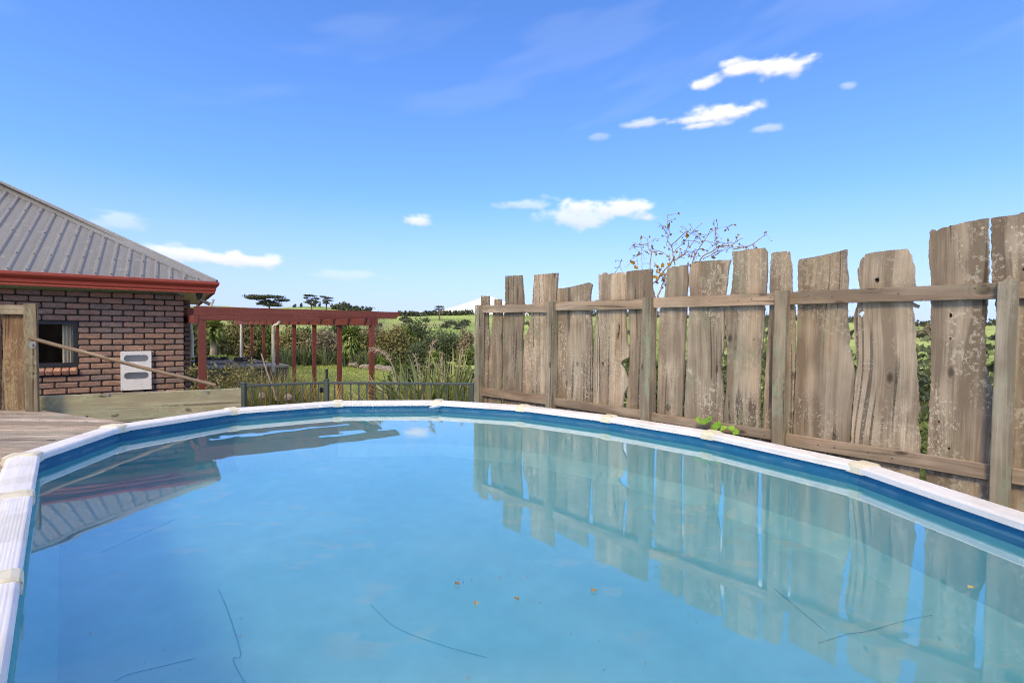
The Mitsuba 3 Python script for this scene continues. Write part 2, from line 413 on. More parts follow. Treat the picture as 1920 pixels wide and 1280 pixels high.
def slab(poly, to3, depth_dir, thick, seed=0.0, mb=None, uvrot=False):
    """shapely polygon in (a, b) -> to3(a, b) on the front face, thick along depth_dir; uv = (a + seed, b + seed)"""
    mb = mb or MB()
    v2, f = trimesh.creation.triangulate_polygon(poly, engine='earcut')
    v2 = np.asarray(v2)
    front = np.array([to3(*q) for q in v2])
    back = front + np.asarray(depth_dir) * thick
    uv = (v2[:, ::-1] if uvrot else v2) + seed
    # orientation
    nrm = np.cross(front[f[0][1]] - front[f[0][0]], front[f[0][2]] - front[f[0][0]])
    if np.dot(nrm, depth_dir) > 0:
        f = f[:, ::-1]
    mb.add(front, f, uv)
    mb.add(back, f[:, ::-1], uv)
    for loop in [poly.exterior, *poly.interiors]:
        c = np.array(loop.coords)
        for q0, q1 in zip(c[:-1], c[1:]):
            a0, a1 = to3(*q0), to3(*q1)
            u0, u1 = (q0[::-1] if uvrot else q0) + seed, (q1[::-1] if uvrot else q1) + seed
            mb.add([a0, a1, a1 + np.asarray(depth_dir) * thick, a0 + np.asarray(depth_dir) * thick], [[0, 1, 2, 3]], [u0, u1, u1 + [thick, 0], u0 + [thick, 0]])
    return mb


def smoothpts(pts, k=8):
    """Catmull-Rom through the points"""
    p = np.asarray(pts, float)
    p = np.vstack([2 * p[0] - p[1], p, 2 * p[-1] - p[-2]])
    out = []
    for i in range(1, len(p) - 2):
        for t in np.linspace(0, 1, k, endpoint=False):
            out.append(.5 * (2 * p[i] + (p[i + 1] - p[i - 1]) * t + (2 * p[i - 1] - 5 * p[i] + 4 * p[i + 1] - p[i + 2]) * t * t + (3 * p[i] - p[i - 1] - 3 * p[i + 1] + p[i + 2]) * t ** 3))
    return np.array(out + [p[-2]])


def leaves(cen, size, rng, aspect=.5, out=None, mb=None, droop=0.0):
    """a small folded leaf (two triangles, a diamond) at every centre"""
    mb = mb or MB()
    cen = np.asarray(cen, float)
    m = len(cen)
    d = rng.normal(size=(m, 3))
    if out is not None:
        d = d + out * 1.1
    d[:, 2] -= droop
    d /= np.linalg.norm(d, axis=1, keepdims=True)
    s = np.cross(d, rng.normal(size=(m, 3)))
    s /= np.linalg.norm(s, axis=1, keepdims=True) + 1e-9
    L = size * rng.uniform(.6, 1.3, (m, 1))
    nn = np.cross(d, s)
    v = np.stack([cen - d * L * .5, cen + s * L * aspect * .5 + nn * L * .08, cen + d * L * .5, cen - s * L * aspect * .5 + nn * L * .08], 1).reshape(-1, 3)
    b = np.arange(m)[:, None] * 4
    f = np.vstack([b + [[0, 1, 2]], b + [[0, 2, 3]]])
    uv = np.repeat(rng.uniform(size=(m, 2)), 4, 0)
    return mb.add(v, f, uv)


def crown_pts(c, r, n, rng, clumps=30, flat=0.0, tight=.24, hollow=.55):
    c, r = np.asarray(c, float), np.asarray(r, float)
    q = rng.normal(size=(clumps, 3))
    q /= np.linalg.norm(q, axis=1, keepdims=True)
    rad = hollow + (1 - hollow) * rng.uniform(size=(clumps, 1)) ** .6
    q = q * rad * (1 + .16 * rng.normal(size=(clumps, 1)))
    if flat:
        q[:, 2] = np.abs(q[:, 2]) * (1 - flat) + rng.normal(size=clumps) * .1
    k = rng.integers(0, clumps, n)
    sz = rng.uniform(.6, 1.4, clumps)[k][:, None]
    off = rng.normal(size=(n, 3)) * tight * sz
    off[:, 2] *= .75
    P = q[k] + off
    return c + P * r, unit_rows(P)


def unit_rows(P):
    return P / (np.linalg.norm(P, axis=1, keepdims=True) + 1e-9)


def hfun(X, Y):
    """height of the ground"""
    X, Y = np.asarray(X, float), np.asarray(Y, float)
    Ys = np.maximum(Y, 3.0)
    px = np.clip(960 + 900 * X / Ys, -900, 2900)
    hor = 604.9 + .0108 * px
    ys = np.interp(px, [-900, 100, 330, 420, 500, 560, 600, 650, 720, 780, 830, 880, 960, 1200, 1500, 1720, 1900, 2900],
                   [560, 570, 574, 575, 579, 576, 575, 580, 590, 591, 589, 588, 590, 594, 601, 610, 610, 600])
    ridge = 1.75 + 400 * (hor - ys) / 900
    side = np.clip((X - .2 * Y + .5) / 4, 0, 1)  # beyond the plank fence the land drops
    near = -.35 + .25 * np.clip((Y - 9) / 10, 0, 1)
    near = near * (1 - side) + side * (-.8 - .8 * np.clip((Y - 8) / 20, 0, 1))
    edge = 25 + 0 * X
    t1 = np.clip((Y - edge) / 25, 0, 1)
    t1 = t1 * t1 * (3 - 2 * t1)
    valley = near * (1 - t1) + (-4.6) * t1
    t2 = np.clip((Y - 60) / 340, 0, 1)
    up = valley + (ridge + 4.6) * (t2 ** 1.25)
    n1 = (meshkit.fbm(np.stack([X * .012, Y * .012, X * 0], -1), 4, 2) - .5) * np.clip((Y - 45) / 120, 0, 1) * 9 * np.clip((420 - Y) / 120, .25, 1)
    t3 = np.clip((Y - 400) / 500, 0, 1)
    return up + n1 - t3 * (ridge + 12) * .8


# ---------------------------------------------------------------- ground, hills, mountain
mbG = MB()
ys = np.concatenate([np.linspace(-30, 3, 8), np.linspace(4, 26, 30), np.linspace(27, 100, 50), np.geomspace(103, 420, 90), np.geomspace(430, 1500, 12)])
ta = np.tan(np.linspace(-math.radians(64), math.radians(64), 190))
XX = np.where(ys[:, None] > 14, ta[None, :] * np.maximum(ys, 14)[:, None], ta[None, :] * 14)
YY = np.broadcast_to(ys[:, None], XX.shape)
ZZ = hfun(XX, YY)
ni, nj = XX.shape
ii, jj = np.meshgrid(np.arange(ni - 1), np.arange(nj - 1), indexing='ij')
q = np.stack([ii * nj + jj, ii * nj + jj + 1, (ii + 1) * nj + jj + 1, (ii + 1) * nj + jj], -1).reshape(-1, 4)
mbG.add(np.stack([XX, YY, ZZ], -1).reshape(-1, 3), q, np.stack([XX, YY], -1).reshape(-1, 2))
mbG.put('ground', 'ground_mat', smooth=True, kind='structure', label='mown lawn and green pasture rolling away to low hills')

mbM = MB()
mc = at_y(915, 553, 2600)
rr, th = np.meshgrid(np.concatenate([[0, 15, 40], np.linspace(90, 1500, 46)]), np.linspace(0, 2 * np.pi, 97)[:-1], indexing='ij')
mx, my = mc[0] + rr * np.cos(th), 2600 + rr * np.sin(th)
mz = mc[2] - 225 * (1 - np.exp(-rr / 505)) + (meshkit.fbm(np.stack([np.cos(th) * 4, np.sin(th) * 4, rr * .002], -1), 4, 3) - .5) * 9 * np.clip(rr / 150, 0, 1)
mi_, mj_ = np.meshgrid(np.arange(rr.shape[0] - 1), np.arange(96), indexing='ij')
q = np.stack([mi_ * 96 + mj_, mi_ * 96 + (mj_ + 1) % 96, (mi_ + 1) * 96 + (mj_ + 1) % 96, (mi_ + 1) * 96 + mj_], -1).reshape(-1, 4)
mbM.add(np.stack([mx, my, mz], -1).reshape(-1, 3), q)
mbM.put('mountain', 'snow', smooth=True, kind='structure', label='far snow white volcanic cone behind the hills')

# ---------------------------------------------------------------- pool
ZC, ZW, ZF = .85, .737, .22
PIX = [(38, 1075), (62, 922), (75, 850), (230, 799), (440, 768), (634, 754), (818, 753), (975, 762.5), (1135, 782), (1325, 812), (1604, 872)]
PV = [at_z(x, y, ZC)[:2] for x, y in PIX]
ua, un = A(.693, -.721), A(.721, .693)
PV += [ua * .15 + un * 3.3, ua * .72 + un * 2.3, ua * .75 + un * 1.15, ua * .15 + un * .2, ua * -.95 - un * .10]
PV.append(PV.pop(0)) if False else None
PV = np.array(PV)
pool_in = Polygon(PV)
ccw = pool_in.exterior.is_ccw


def offset_ring(P, d):
    """vertices of the ring moved outwards by d, mitred"""
    n = len(P)
    out = []
    for i in range(n):
        e0, e1 = unit(P[i] - P[i - 1]), unit(P[(i + 1) % n] - P[i])
        n0, n1 = A(e0[1], -e0[0]), A(e1[1], -e1[0])
        if not ccw:
            n0, n1 = -n0, -n1
        m = unit(n0 + n1)
        out.append(P[i] + m * d / np.dot(m, n0))
    return np.array(out)


CW = .165
pool = thing('pool', 'above ground pool with blue liner and white coping sections joined by cream caps', 'swimming pool')
inn, outr = PV, offset_ring(PV, CW)
wall_in, wall_out = offset_ring(PV, .03), offset_ring(PV, .13)
up3 = lambda p, z: A(p[0], p[1], z)
mb = MB()
nv = len(PV)
per = np.concatenate([[0], np.cumsum(np.linalg.norm(np.roll(PV, -1, 0) - PV, axis=1))])
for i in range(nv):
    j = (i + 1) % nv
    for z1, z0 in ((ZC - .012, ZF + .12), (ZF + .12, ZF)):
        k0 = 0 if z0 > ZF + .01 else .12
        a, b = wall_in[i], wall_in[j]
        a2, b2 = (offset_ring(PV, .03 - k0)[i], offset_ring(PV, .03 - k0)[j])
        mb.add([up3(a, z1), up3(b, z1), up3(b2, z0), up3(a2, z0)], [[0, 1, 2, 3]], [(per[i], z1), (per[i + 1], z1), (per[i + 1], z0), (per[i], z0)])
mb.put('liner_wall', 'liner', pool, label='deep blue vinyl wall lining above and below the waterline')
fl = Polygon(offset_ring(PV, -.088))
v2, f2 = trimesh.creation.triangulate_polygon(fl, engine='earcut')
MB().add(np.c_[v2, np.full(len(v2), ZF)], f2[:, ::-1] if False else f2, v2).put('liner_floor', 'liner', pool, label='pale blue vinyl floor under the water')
mb = MB()
for i in range(nv):
    j = (i + 1) % nv
    mb.add([up3(wall_out[i], ZC - .02), up3(wall_out[j], ZC - .02), up3(wall_out[j], -.9), up3(wall_out[i], -.9)], [[0, 1, 2, 3]])
mb.put('outer_wall', 'white_paint', pool)
for i in range(nv):
    j = (i + 1) % nv
    a, b, c, d = inn[i], inn[j], outr[j], outr[i]
    mb = MB()
    # cross-section: a rounded lip inside, a slightly crowned top, a rounded outer edge
    prof = [(0.0, -.047), (0.0, -.014), (.010, -.003), (.03, 0.0), (.5 * CW, .004), (CW - .025, 0.0), (CW - .006, -.006), (CW, -.02), (CW, -.055), (CW - .02, -.055), (.03, -.047)]
    w = [q[0] / CW for q in prof]
    Pa = [up3(a + (d - a) * t, ZC + q[1]) for t, q in zip(w, prof)]
    Pb = [up3(b + (c - b) * t, ZC + q[1]) for t, q in zip(w, prof)]
    L = np.linalg.norm(b - a)
    cum = np.concatenate([[0], np.cumsum([math.dist(prof[k], prof[(k + 1) % len(prof)]) for k in range(len(prof))])])
    for k in range(len(prof)):
        k2 = (k + 1) % len(prof)
        mb.add([Pa[k], Pb[k], Pb[k2], Pa[k2]], [[0, 1, 2, 3]], [(cum[k], 0), (cum[k], L), (cum[k + 1], L), (cum[k + 1], 0)])
    mb.put('coping', 'coping_white', pool)
for i in range(nv):
    m = unit(outr[i] - inn[i])
    tang = A(-m[1], m[0])
    wd = np.linalg.norm(outr[i] - inn[i])
    x0, x1, hw = -.007, wd + .006, .055
    pr = [(x0, -.054), (x0, -.012), (x0 + .008, .004), (x0 + .03, .011), (x1 - .03, .011), (x1 - .008, .004), (x1, -.012), (x1, -.06), (x1 - .02, -.06), (x1 - .02, -.03), (x0 + .02, -.03), (x0 + .02, -.054)]
    P = [up3(inn[i] + m * q[0], ZC + q[1]) for q in pr]
    t3 = up3(tang, 0)
    mb = MB()
    n = len(P)
    # bevelled ends: three rings
    rings = [[p + t3 * s + A(0, 0, -dz) * (1 if 2 <= k <= 5 else 0) for k, p in enumerate(P)] for s, dz in ((-hw, .008), (-hw + .01, 0), (hw - .01, 0), (hw, .008))]
    for ra, rb in zip(rings[:-1], rings[1:]):
        for k in range(n):
            k2 = (k + 1) % n
            mb.add([ra[k], ra[k2], rb[k2], rb[k]], [[0, 1, 2, 3]])
    cpoly = Polygon([q for q in pr])
    vv, ff = trimesh.creation.triangulate_polygon(cpoly, engine='earcut')
    for rg, sg in ((rings[0], -1), (rings[-1], 1)):
        b3 = [up3(inn[i] + m * q[0], ZC + q[1] - (.008 if q[1] > -.013 else 0)) + t3 * sg * hw for q in vv]
        mb.add(b3, ff)
    mb.put('coping_cap', 'cap_cream', pool)
# a white spout under the coping at the far end
tube([at_y(826, 759.5, 5.83), at_y(822, 760.5, 5.76), at_y(814, 762, 5.70), at_y(805, 764, 5.66)], [.02, .02, .015, .005], 10).put('spout', 'white_paint', pool, smooth=True, label='small white spout poking out under the far cap')

# water
bx = Polygon(wall_in).buffer(.04)
x0, y0, x1, y1 = bx.bounds
gx, gy = np.meshgrid(np.linspace(x0, x1, 260), np.linspace(y0, y1, 260), indexing='ij')
rip = (meshkit.fbm(np.stack([gx * 2.2, gy * 2.2, gx * 0], -1), 3, 6) - .5) * .0011 + (meshkit.noise(np.stack([gx * 11, gy * 11, gx * 0], -1), 8) - .5) * .00006
inside = shapely.contains_xy(bx, gx, gy)
i, j = np.meshgrid(np.arange(259), np.arange(259), indexing='ij')
q = np.stack([i * 260 + j, (i + 1) * 260 + j, (i + 1) * 260 + j + 1, i * 260 + j + 1], -1).reshape(-1, 4)
ok = inside.ravel()[q].all(1)
mesh = trimesh.Trimesh(np.stack([gx, gy, ZW + rip], -1).reshape(-1, 3), np.vstack([q[ok][:, [0, 1, 2]], q[ok][:, [0, 2, 3]]]), process=False)
mesh.remove_unreferenced_vertices()
scene['water'] = mikit.ply(mesh, 'water_surface', smooth=True)
labels['water'] = {'kind': 'structure', 'label': 'still pool water mirroring the plank fence and the sky'}


def on_floor(x, y, z=ZF + .004, ior=1.0):
    d = pdir(x, y)
    P = EYE + d * ((ZW - EYE[2]) / d[2])
    t = d[:2] / ior
    d2 = A(t[0], t[1], -math.sqrt(max(1 - t @ t, 0)))
    return P + d2 * ((z - ZW) / d2[2])


for pts in ([(410, 1105), (426, 1142), (451, 1223), (437, 1235), (459, 1280)], [(695, 1133), (742, 1175), (821, 1206), (913, 1232)], [(1451, 1102), (1549, 1184)],
            [(1534, 1205), (1590, 1188), (1628, 1182), (1699, 1162), (1748, 1152)], [(190, 1035), (330, 972)], [(215, 1276), (243, 1263), (325, 1243), (366, 1233)]):
    P = smoothpts([on_floor(*p) for p in pts], 6)
    tube(P, np.full(len(P), .0014), 5).put('liner_crease', 'liner_crease', pool)
for (x, y), rx, ry, ang in (((1740, 1043), .075, .03, .3), ((1906, 1144), .11, .042, -.35)):
    c = on_floor(x, y, ZF + .006)
    t = np.linspace(0, 2 * np.pi, 29)[:-1]
    p2 = Polygon([(c[0] + rx * math.cos(a) * math.cos(ang) - ry * math.sin(a) * math.sin(ang), c[1] + rx * math.cos(a) * math.sin(ang) + ry * math.sin(a) * math.cos(ang)) for a in t])
    slab(p2, lambda a, b: A(a, b, ZF + .008), A(0, 0, -1), .006).put('liner_patch', 'liner_navy', pool, label='dark navy oval patch on the pool floor')
# litter on the pool floor: specks nobody could count
cen = []
for _ in range(170):
    x, y = R.uniform(60, 1900), R.uniform(880, 1275)
    if meshkit.noise(A(x * .006, y * .012, 0)[None], 5)[0] > .5:
        cen.append(on_floor(x, y, ZF + .006) + R.normal(size=3) * A(.03, .03, 0))
leaves(cen, .016, R, .4).put('pool_litter', 'leaf_straw', kind='stuff', label='specks of leaf litter lying on the pool floor')
for k, (x, y, lab, mat, s) in enumerate([(1113, 1107, 'reddish fallen leaf afloat nearest to the mirrored fence tops', 'leaf_dry', .026), (969, 1122, 'reddish fallen leaf afloat left of the one below the mirrored fence', 'leaf_dry', .022),
                                         (857, 1094, 'brown leaf fragment afloat in the middle of the pool', 'leaf_dry', .024), (892, 1131, 'yellowish leaf fragment afloat, lowest of the few in the middle', 'leaf_straw', .024),
                                         (1820, 1101, 'pale dry leaf floating on the right between mirrored planks', 'leaf_straw', .028)]):
    c = at_z(x, y, ZW + .004)
    t = np.linspace(0, 1, 7)
    wdt = s * .38 * np.sin(np.pi * t) ** .8
    an = R.uniform(0, 6)
    dx, dy = A(math.cos(an), math.sin(an), 0), A(-math.sin(an), math.cos(an), 0)
    mb = MB()
    top = [c + dx * s * (u - .5) + dy * w_ + A(0, 0, .004) for u, w_ in zip(t, wdt)]
    mid = [c + dx * s * (u - .5) for u in t]
    bot = [c + dx * s * (u - .5) - dy * w_ + A(0, 0, .004) for u, w_ in zip(t, wdt)]
    for q0, q1 in ((top, mid), (mid, bot)):
        mb.add(q0 + q1, [[i, i + 1, 8 + i, 7 + i] for i in range(6)], np.full((14, 2), .3 + k * .1))
    mb.put('fallen_leaf', mat, label=lab, category='leaf')

# ---------------------------------------------------------------- plank fence
FN, FU = unit(A(.721, .693, 0)), unit(A(-.693, .721, 0))
D0 = 4.47
fence = thing('plank_fence', 'tall weathered fence of rough waney edged planks beside the pool', 'fence')
PO = FN * D0 + A(0, 0, 1.75)
Z3 = A(0, 0, 1)


def fuv(x, y, d=D0):
    P = on_plane(x, y, FN * d + A(0, 0, 1.75), FN)
    return P @ FU, P[2]


def f3(d):
    return lambda a, b: FN * d + FU * a + A(0, 0, b)


z5 = lambda x, y: (880 + x / 4, 400 + y / 4)
z6 = lambda x, y: (880 + x / 4, 500 + y / 4)
z7 = lambda x, y: (1280 + x / 4, 440 + y / 4)
z8 = lambda x, y: (1280 + x / 4, 640 + y / 4)
r1 = lambda x, y: (1600 + x / 5.82, 380 + y / 5.82)
r2 = lambda x, y: (1600 + x / 5.82, 560 + y / 5.82)
r3 = lambda x, y: (1600 + x / 5.82, 760 + y / 5.82)
PL = [  # left edge from the bottom up, top, right edge down; holes
    ([z6(95, 980), z6(92, 600), z6(95, 350), z5(80, 690), z5(80, 617), z5(140, 617), z5(140, 690), z6(132, 350), z6(134, 450), z6(145, 520), z6(138, 700), z6(142, 900), z6(140, 980)], []),
    ([z6(140, 980), z6(140, 700), z6(158, 520), z6(172, 350), z5(182, 690), z5(182, 642), z5(228, 642), z5(230, 690), z6(238, 350), z6(236, 600), z6(232, 1000)], []),
    ([z6(248, 1010), z6(245, 700), z6(248, 400), z5(260, 690), z5(260, 468), z5(385, 463), z5(392, 560), z5(402, 690), z6(402, 345), z6(396, 430), z6(384, 600), z6(388, 760), z6(386, 1010)], []),
    ([z6(398, 1020), z6(394, 800), z6(403, 640), z6(412, 520), z6(440, 470), z6(448, 400), z6(460, 340), z5(466, 690), z5(480, 460), z5(651, 445), z5(645, 560), z5(640, 690), z6(640, 1020)], []),
    ([z6(645, 1030), z6(652, 700), z6(650, 330), z5(652, 660), z5(655, 562), z5(700, 560), z5(780, 545), z5(885, 517), z5(911, 532), z5(900, 600), z5(896, 660), z6(904, 330), z6(910, 500), z6(913, 700), z6(914, 850), z6(912, 1030)], []),
    ([z6(918, 1040), z6(922, 800), z6(930, 600), z6(944, 330), z5(940, 690), z5(938, 648), z5(952, 648), z5(953, 690), z6(952, 330), z6(960, 500), z6(966, 700), z6(966, 1040)], []),
    ([z6(976, 1050), z6(978, 700), z6(962, 330), z5(966, 640), z5(966, 455), z5(985, 462), z5(992, 448), z5(1018, 442), z5(1030, 456), z5(1060, 450), z5(1075, 443), z5(1092, 455), z5(1105, 444), z5(1130, 440), z5(1150, 452), z5(1172, 436),
      z5(1172, 640), z6(1164, 330), z6(1166, 480), z6(1172, 570), z6(1192, 625), z6(1185, 680), z6(1140, 700), z6(1126, 730), z6(1150, 770), z6(1180, 850), z6(1186, 890), z6(1150, 950), z6(1122, 1050)], [[z6(1108, 420), z6(1122, 440), z6(1118, 500), z6(1104, 560), z6(1099, 520), z6(1110, 470)], [z6(990, 715), z6(1005, 715), z6(1000, 742), z6(988, 738)]]),
    ([z6(1160, 1060), z6(1185, 880), z6(1197, 650), z6(1197, 500), z6(1186, 330), z5(1176, 640), z5(1176, 434), z5(1240, 426), z5(1300, 420), z5(1362, 416), z5(1364, 560), z5(1385, 640), z6(1385, 1080)], []),
    ([z6(1404, 1090), z6(1410, 700), z6(1420, 320), z5(1455, 630), z5(1470, 500), z5(1478, 404), z5(1500, 408), z5(1520, 396), z5(1560, 398), z5(1580, 388), z5(1628, 384), z5(1632, 500), z5(1622, 640), z6(1622, 320), z6(1610, 550), z6(1598, 800), z6(1586, 1110)], []),
    ([z8(2, 620), z8(18, 300), z7(30, 800), z7(46, 545), z7(52, 440), z7(40, 300), z7(70, 202), z7(200, 192), z7(352, 185), z7(335, 250), z7(312, 440), z7(300, 545), z7(302, 700), z7(298, 880), z7(280, 930), z7(283, 1050), z8(292, 340), z8(304, 440), z8(296, 640)], []),
    ([z8(318, 650), z8(308, 500), z8(324, 340), z7(326, 900), z7(318, 700), z7(308, 545), z7(352, 440), z7(372, 250), z7(364, 125), z7(420, 120), z7(470, 108), z7(540, 100), z7(608, 96), z7(628, 125), z7(630, 250), z7(616, 440), z7(607, 540), z7(600, 720), z7(585, 900), z7(575, 1100), z8(572, 500), z8(566, 680)], [[z7(520, 780), z7(530, 778), z7(532, 790), z7(522, 792)]]),
    ([z8(592, 690), z8(610, 340), z7(618, 1000), z7(636, 760), z7(646, 540), z7(650, 430), z7(650, 260), z7(662, 138), z7(700, 128), z7(772, 120), z7(775, 135), z7(792, 122), z7(797, 150), z7(815, 260), z7(812, 430), z7(838, 540), z7(834, 1000), z8(815, 700)], []),
    ([z8(822, 710), z8(836, 420), z7(848, 900), z7(856, 620), z7(862, 430), z7(858, 230), z7(868, 185), z7(940, 172), z7(1050, 152), z7(1140, 130), z7(1229, 108), z7(1226, 250), z7(1238, 320), z7(1230, 430), z7(1230, 640), z7(1246, 730), z7(1258, 770), z7(1240, 820), z7(1260, 900), z7(1276, 960), z7(1288, 1050), z7(1280, 1200), z8(1265, 480), z8(1244, 760)], []),
    ([z8(1256, 770), z8(1270, 560), z8(1296, 240), z7(1305, 1000), z7(1288, 800), z7(1284, 600), z7(1304, 515), z7(1322, 420), z7(1308, 260), z7(1330, 190), z7(1348, 165), z7(1352, 180), z7(1366, 142), z7(1440, 128), z7(1520, 118), z7(1600, 110), z7(1682, 103), z7(1700, 138), z7(1716, 148), z7(1720, 190), z7(1742, 250), z7(1738, 310), z7(1746, 380), z7(1722, 430),
      z7(1724, 505), z7(1775, 530), z7(1760, 552), z7(1722, 540), z7(1735, 600), z7(1746, 720), z7(1742, 850), z7(1752, 940), z8(1752, 250), z8(1772, 420), z8(1784, 520), z8(1760, 570), z8(1764, 640), z8(1778, 720), z8(1774, 840)], [[z7(1436, 335), z7(1448, 322), z7(1468, 322), z7(1474, 345), z7(1456, 360), z7(1442, 350)], [z7(1312, 600), z7(1330, 575), z7(1358, 572), z7(1360, 592), z7(1340, 618), z7(1320, 616)]]),
    ([r3(795, 560), r3(815, 250), r2(832, 1100), r2(848, 600), r2(836, 230), r1(842, 1040), r1(850, 880), r1(818, 560), r1(824, 320), r1(850, 288), r1(890, 290), r1(902, 305), r1(930, 285), r1(960, 270), r1(1000, 262), r1(1030, 262), r1(1050, 245), r1(1120, 235), r1(1200, 210), r1(1280, 196), r1(1330, 188), r1(1400, 172), r1(1486, 163), r1(1488, 500), r1(1490, 880),
      r2(1476, 20), r2(1462, 180), r2(1440, 350), r2(1445, 620), r2(1462, 820), r2(1500, 940), r2(1545, 1040), r3(1540, 60), r3(1500, 300), r3(1500, 680)], [[r2(1052, 150), r2(1072, 165), r2(1078, 190), r2(1058, 210), r2(1042, 190)], [r2(1046, 425), r2(1066, 422), r2(1070, 440), r2(1052, 446)], [r3(920, 172), r3(944, 170), r3(948, 190), r3(928, 196)], [r3(1022, 460), r3(1050, 462), r3(1052, 482), r3(1030, 490)]]),
    ([r3(1560, 700), r3(1590, 200), r2(1600, 700), r2(1592, 350), r2(1572, 230), r2(1545, 60), r1(1560, 1055), r1(1520, 880), r1(1505, 600), r1(1502, 170), r1(1520, 158), r1(1600, 146), r1(1720, 132), r1(1806, 120), r1(1812, 106), r1(1880, 96), r1(2000, 70), r1(2150, 40), r1(2160, 880), r1(2180, 1060), r2(2160, 700), r3(2170, 850)], [[r1(1838, 715), r1(1866, 708), r1(1870, 735), r1(1846, 738)]]),
]


def rag(c, rng, amt=.002, step=.02):
    """finer, uneven edge"""
    out = []
    for a, b in zip(c, np.roll(c, -1, 0)):
        n = max(1, int(np.linalg.norm(b - a) / step))
        for t in np.arange(n) / n:
            p = a + (b - a) * t
            out.append(p + (rng.normal(size=2) * amt * A(1, .5) if t > 0 else 0) + (meshkit.fbm(A(p[0] * 13, p[1] * 5, 3)[None], 3, 1)[0] - .5) * A(.011, 0))
    return np.array(out)


def plank(outline, holes, k, parent, mat, to3for, conv, drop=0.0, thick=.03):
    rng = np.random.default_rng(100 + k)
    c = np.array([conv(*p) for p in outline])
    if drop:
        lo = c[:, 1].min()
        c[0, 1] -= drop
        c[-1, 1] -= drop
    pg = Polygon(rag(c, rng), [rag(np.array([conv(*p) for p in h]), rng, .001, .01) for h in holes]).buffer(0)
    if pg.geom_type != 'Polygon':
        pg = max(pg.geoms, key=lambda g: g.area)
    return slab(pg, to3for, None, None, seed=k * 7.0) if False else pg


def tilt(d, cx, k):
    rng = np.random.default_rng(300 + k)
    ty, dz = rng.uniform(-.035, .035), rng.uniform(0, .006)
    return lambda a, b: FN * (d + dz + abs(.3 * ty) * .2 + ty * (a - cx)) + FU * a + A(0, 0, b)


for k, (outline, holes) in enumerate(PL):
    pg = plank(outline, holes, k, fence, 'plank_wood', None, fuv, drop=.35)
    pk = slab(pg, tilt(D0 + .012, pg.centroid.x, k), FN, .028, seed=k * 7.0).put('plank', 'plank_wood', fence)
    for q_ in holes:
        if k == 13 and q_ is holes[1]:
            continue
        slab(Polygon([fuv(*p) for p in q_]).buffer(.008), f3(D0 + .034), FN, .02).put('shade_plug', 'hole_shade', pk)  # dark plugs behind knotholes and cracks stand in for their shade
# planks beyond the frame on the right
sx = min(fuv(*p)[0] for p in PL[-1][0]) - .02
for k in range(6):
    w_ = R.uniform(.2, .27)
    c = [(sx, .2), (sx + R.normal() * .01, 1.2), (sx, 2.35 + R.uniform(-.1, .15)), (sx - w_, 2.4 + R.uniform(-.1, .15)), (sx - w_ + R.normal() * .01, 1.3), (sx - w_, .2)]
    pg = Polygon(rag(np.array(c), R)).buffer(0)
    slab(pg, f3(D0 + .012), FN, .028, seed=(30 + k) * 7.0).put('plank', 'plank_wood', fence)
    sx -= w_ + R.uniform(.01, .05)
# posts: front face px at mid height, tops
PX = [(894, 573), (1030, 567), (1211, 559), (1463, 547), (1889, 530)]
post_s = []
DP, DR = D0 - .095, D0 - .042
for k, (x, y) in enumerate(PX):
    s, z = fuv(x, y + 60, DP)
    _, z = fuv(x, y, DP)
    post_s.append((s, z + .01))
post_s.append((2 * post_s[-1][0] - post_s[-2][0], post_s[-1][1]))
print('post s', post_s)
for k, (s, z) in enumerate(post_s):
    prism(rect(.098, .1, .004), f3(D0 - .047)(s, -.9), f3(D0 - .047)(s, z), FU, seed=(60 + k) * 7.0, steps=6, wob=.012).put('post', 'post_wood', fence)
RT = [[(900, 572.5, 586), (1027, 570, 586)], [(1044, 566, 582), (1207, 560, 579)], [(1229, 558, 577), (1456, 549, 571)], [(1487, 547, 570), (1877, 530, 561)]]
RB = [[(899, 726.5, 742), (1022, 741, 757)], [(1040, 746, 762), (1199, 769, 783)], [(1221, 774, 789), (1449, 807, 825)], [(1480, 814, 835), (1859, 872, 902)]]
for lst in (RT, RB):
    zl = None
    for k, ((xa, ta_, ba_), (xb, tb_, bb_)) in enumerate(lst):
        za, zb = fuv(xa, ta_, DR)[1], fuv(xb, tb_, DR)[1]
        ha, hb = za - fuv(xa, ba_, DR)[1], zb - fuv(xb, bb_, DR)[1]
        h = (ha + hb) / 2
        sa, sb = post_s[k][0] - .0485, post_s[k + 1][0] + .0485
        d = D0 - .0205
        prism(rect(.041, h, .003), f3(d)(sa, za - h / 2), f3(d)(sb, zb - h / 2), FN, seed=(80 + k + (0 if lst is RT else 10)) * 7.0, steps=4, wob=.006).put('rail', 'rail_wood', fence)
        zl = (zb - h / 2, h)
    sa, sb = post_s[4][0] - .0485, post_s[5][0] + .0485
    prism(rect(.041, zl[1], .003), f3(D0 - .0205)(sa, zl[0]), f3(D0 - .0205)(sb, zl[0]), FN, seed=99 * 7.0).put('rail', 'rail_wood', fence)
# nail heads in the top rail
mb = MB()
for x, y in [z5(300, 715), z7(118, 492), z7(205, 497), z7(418, 493), z7(518, 483), z7(660, 472), z7(730, 465), z7(775, 467), z7(943, 458), z7(1120, 465), z7(1618, 443), r1(490, 993), r1(1325, 935), z8(615, 705), z8(1015, 775), z8(1140, 795), z8(1390, 833), z8(1570, 875)]:
    s, z = fuv(x, y, DR)
    c = f3(DR)(s, z)
    prism(ring(.006, 8), c - FN * .003, c + FN * .01, FU, mb=mb)
mb.put('nail', 'screw_metal', fence, kind='stuff')

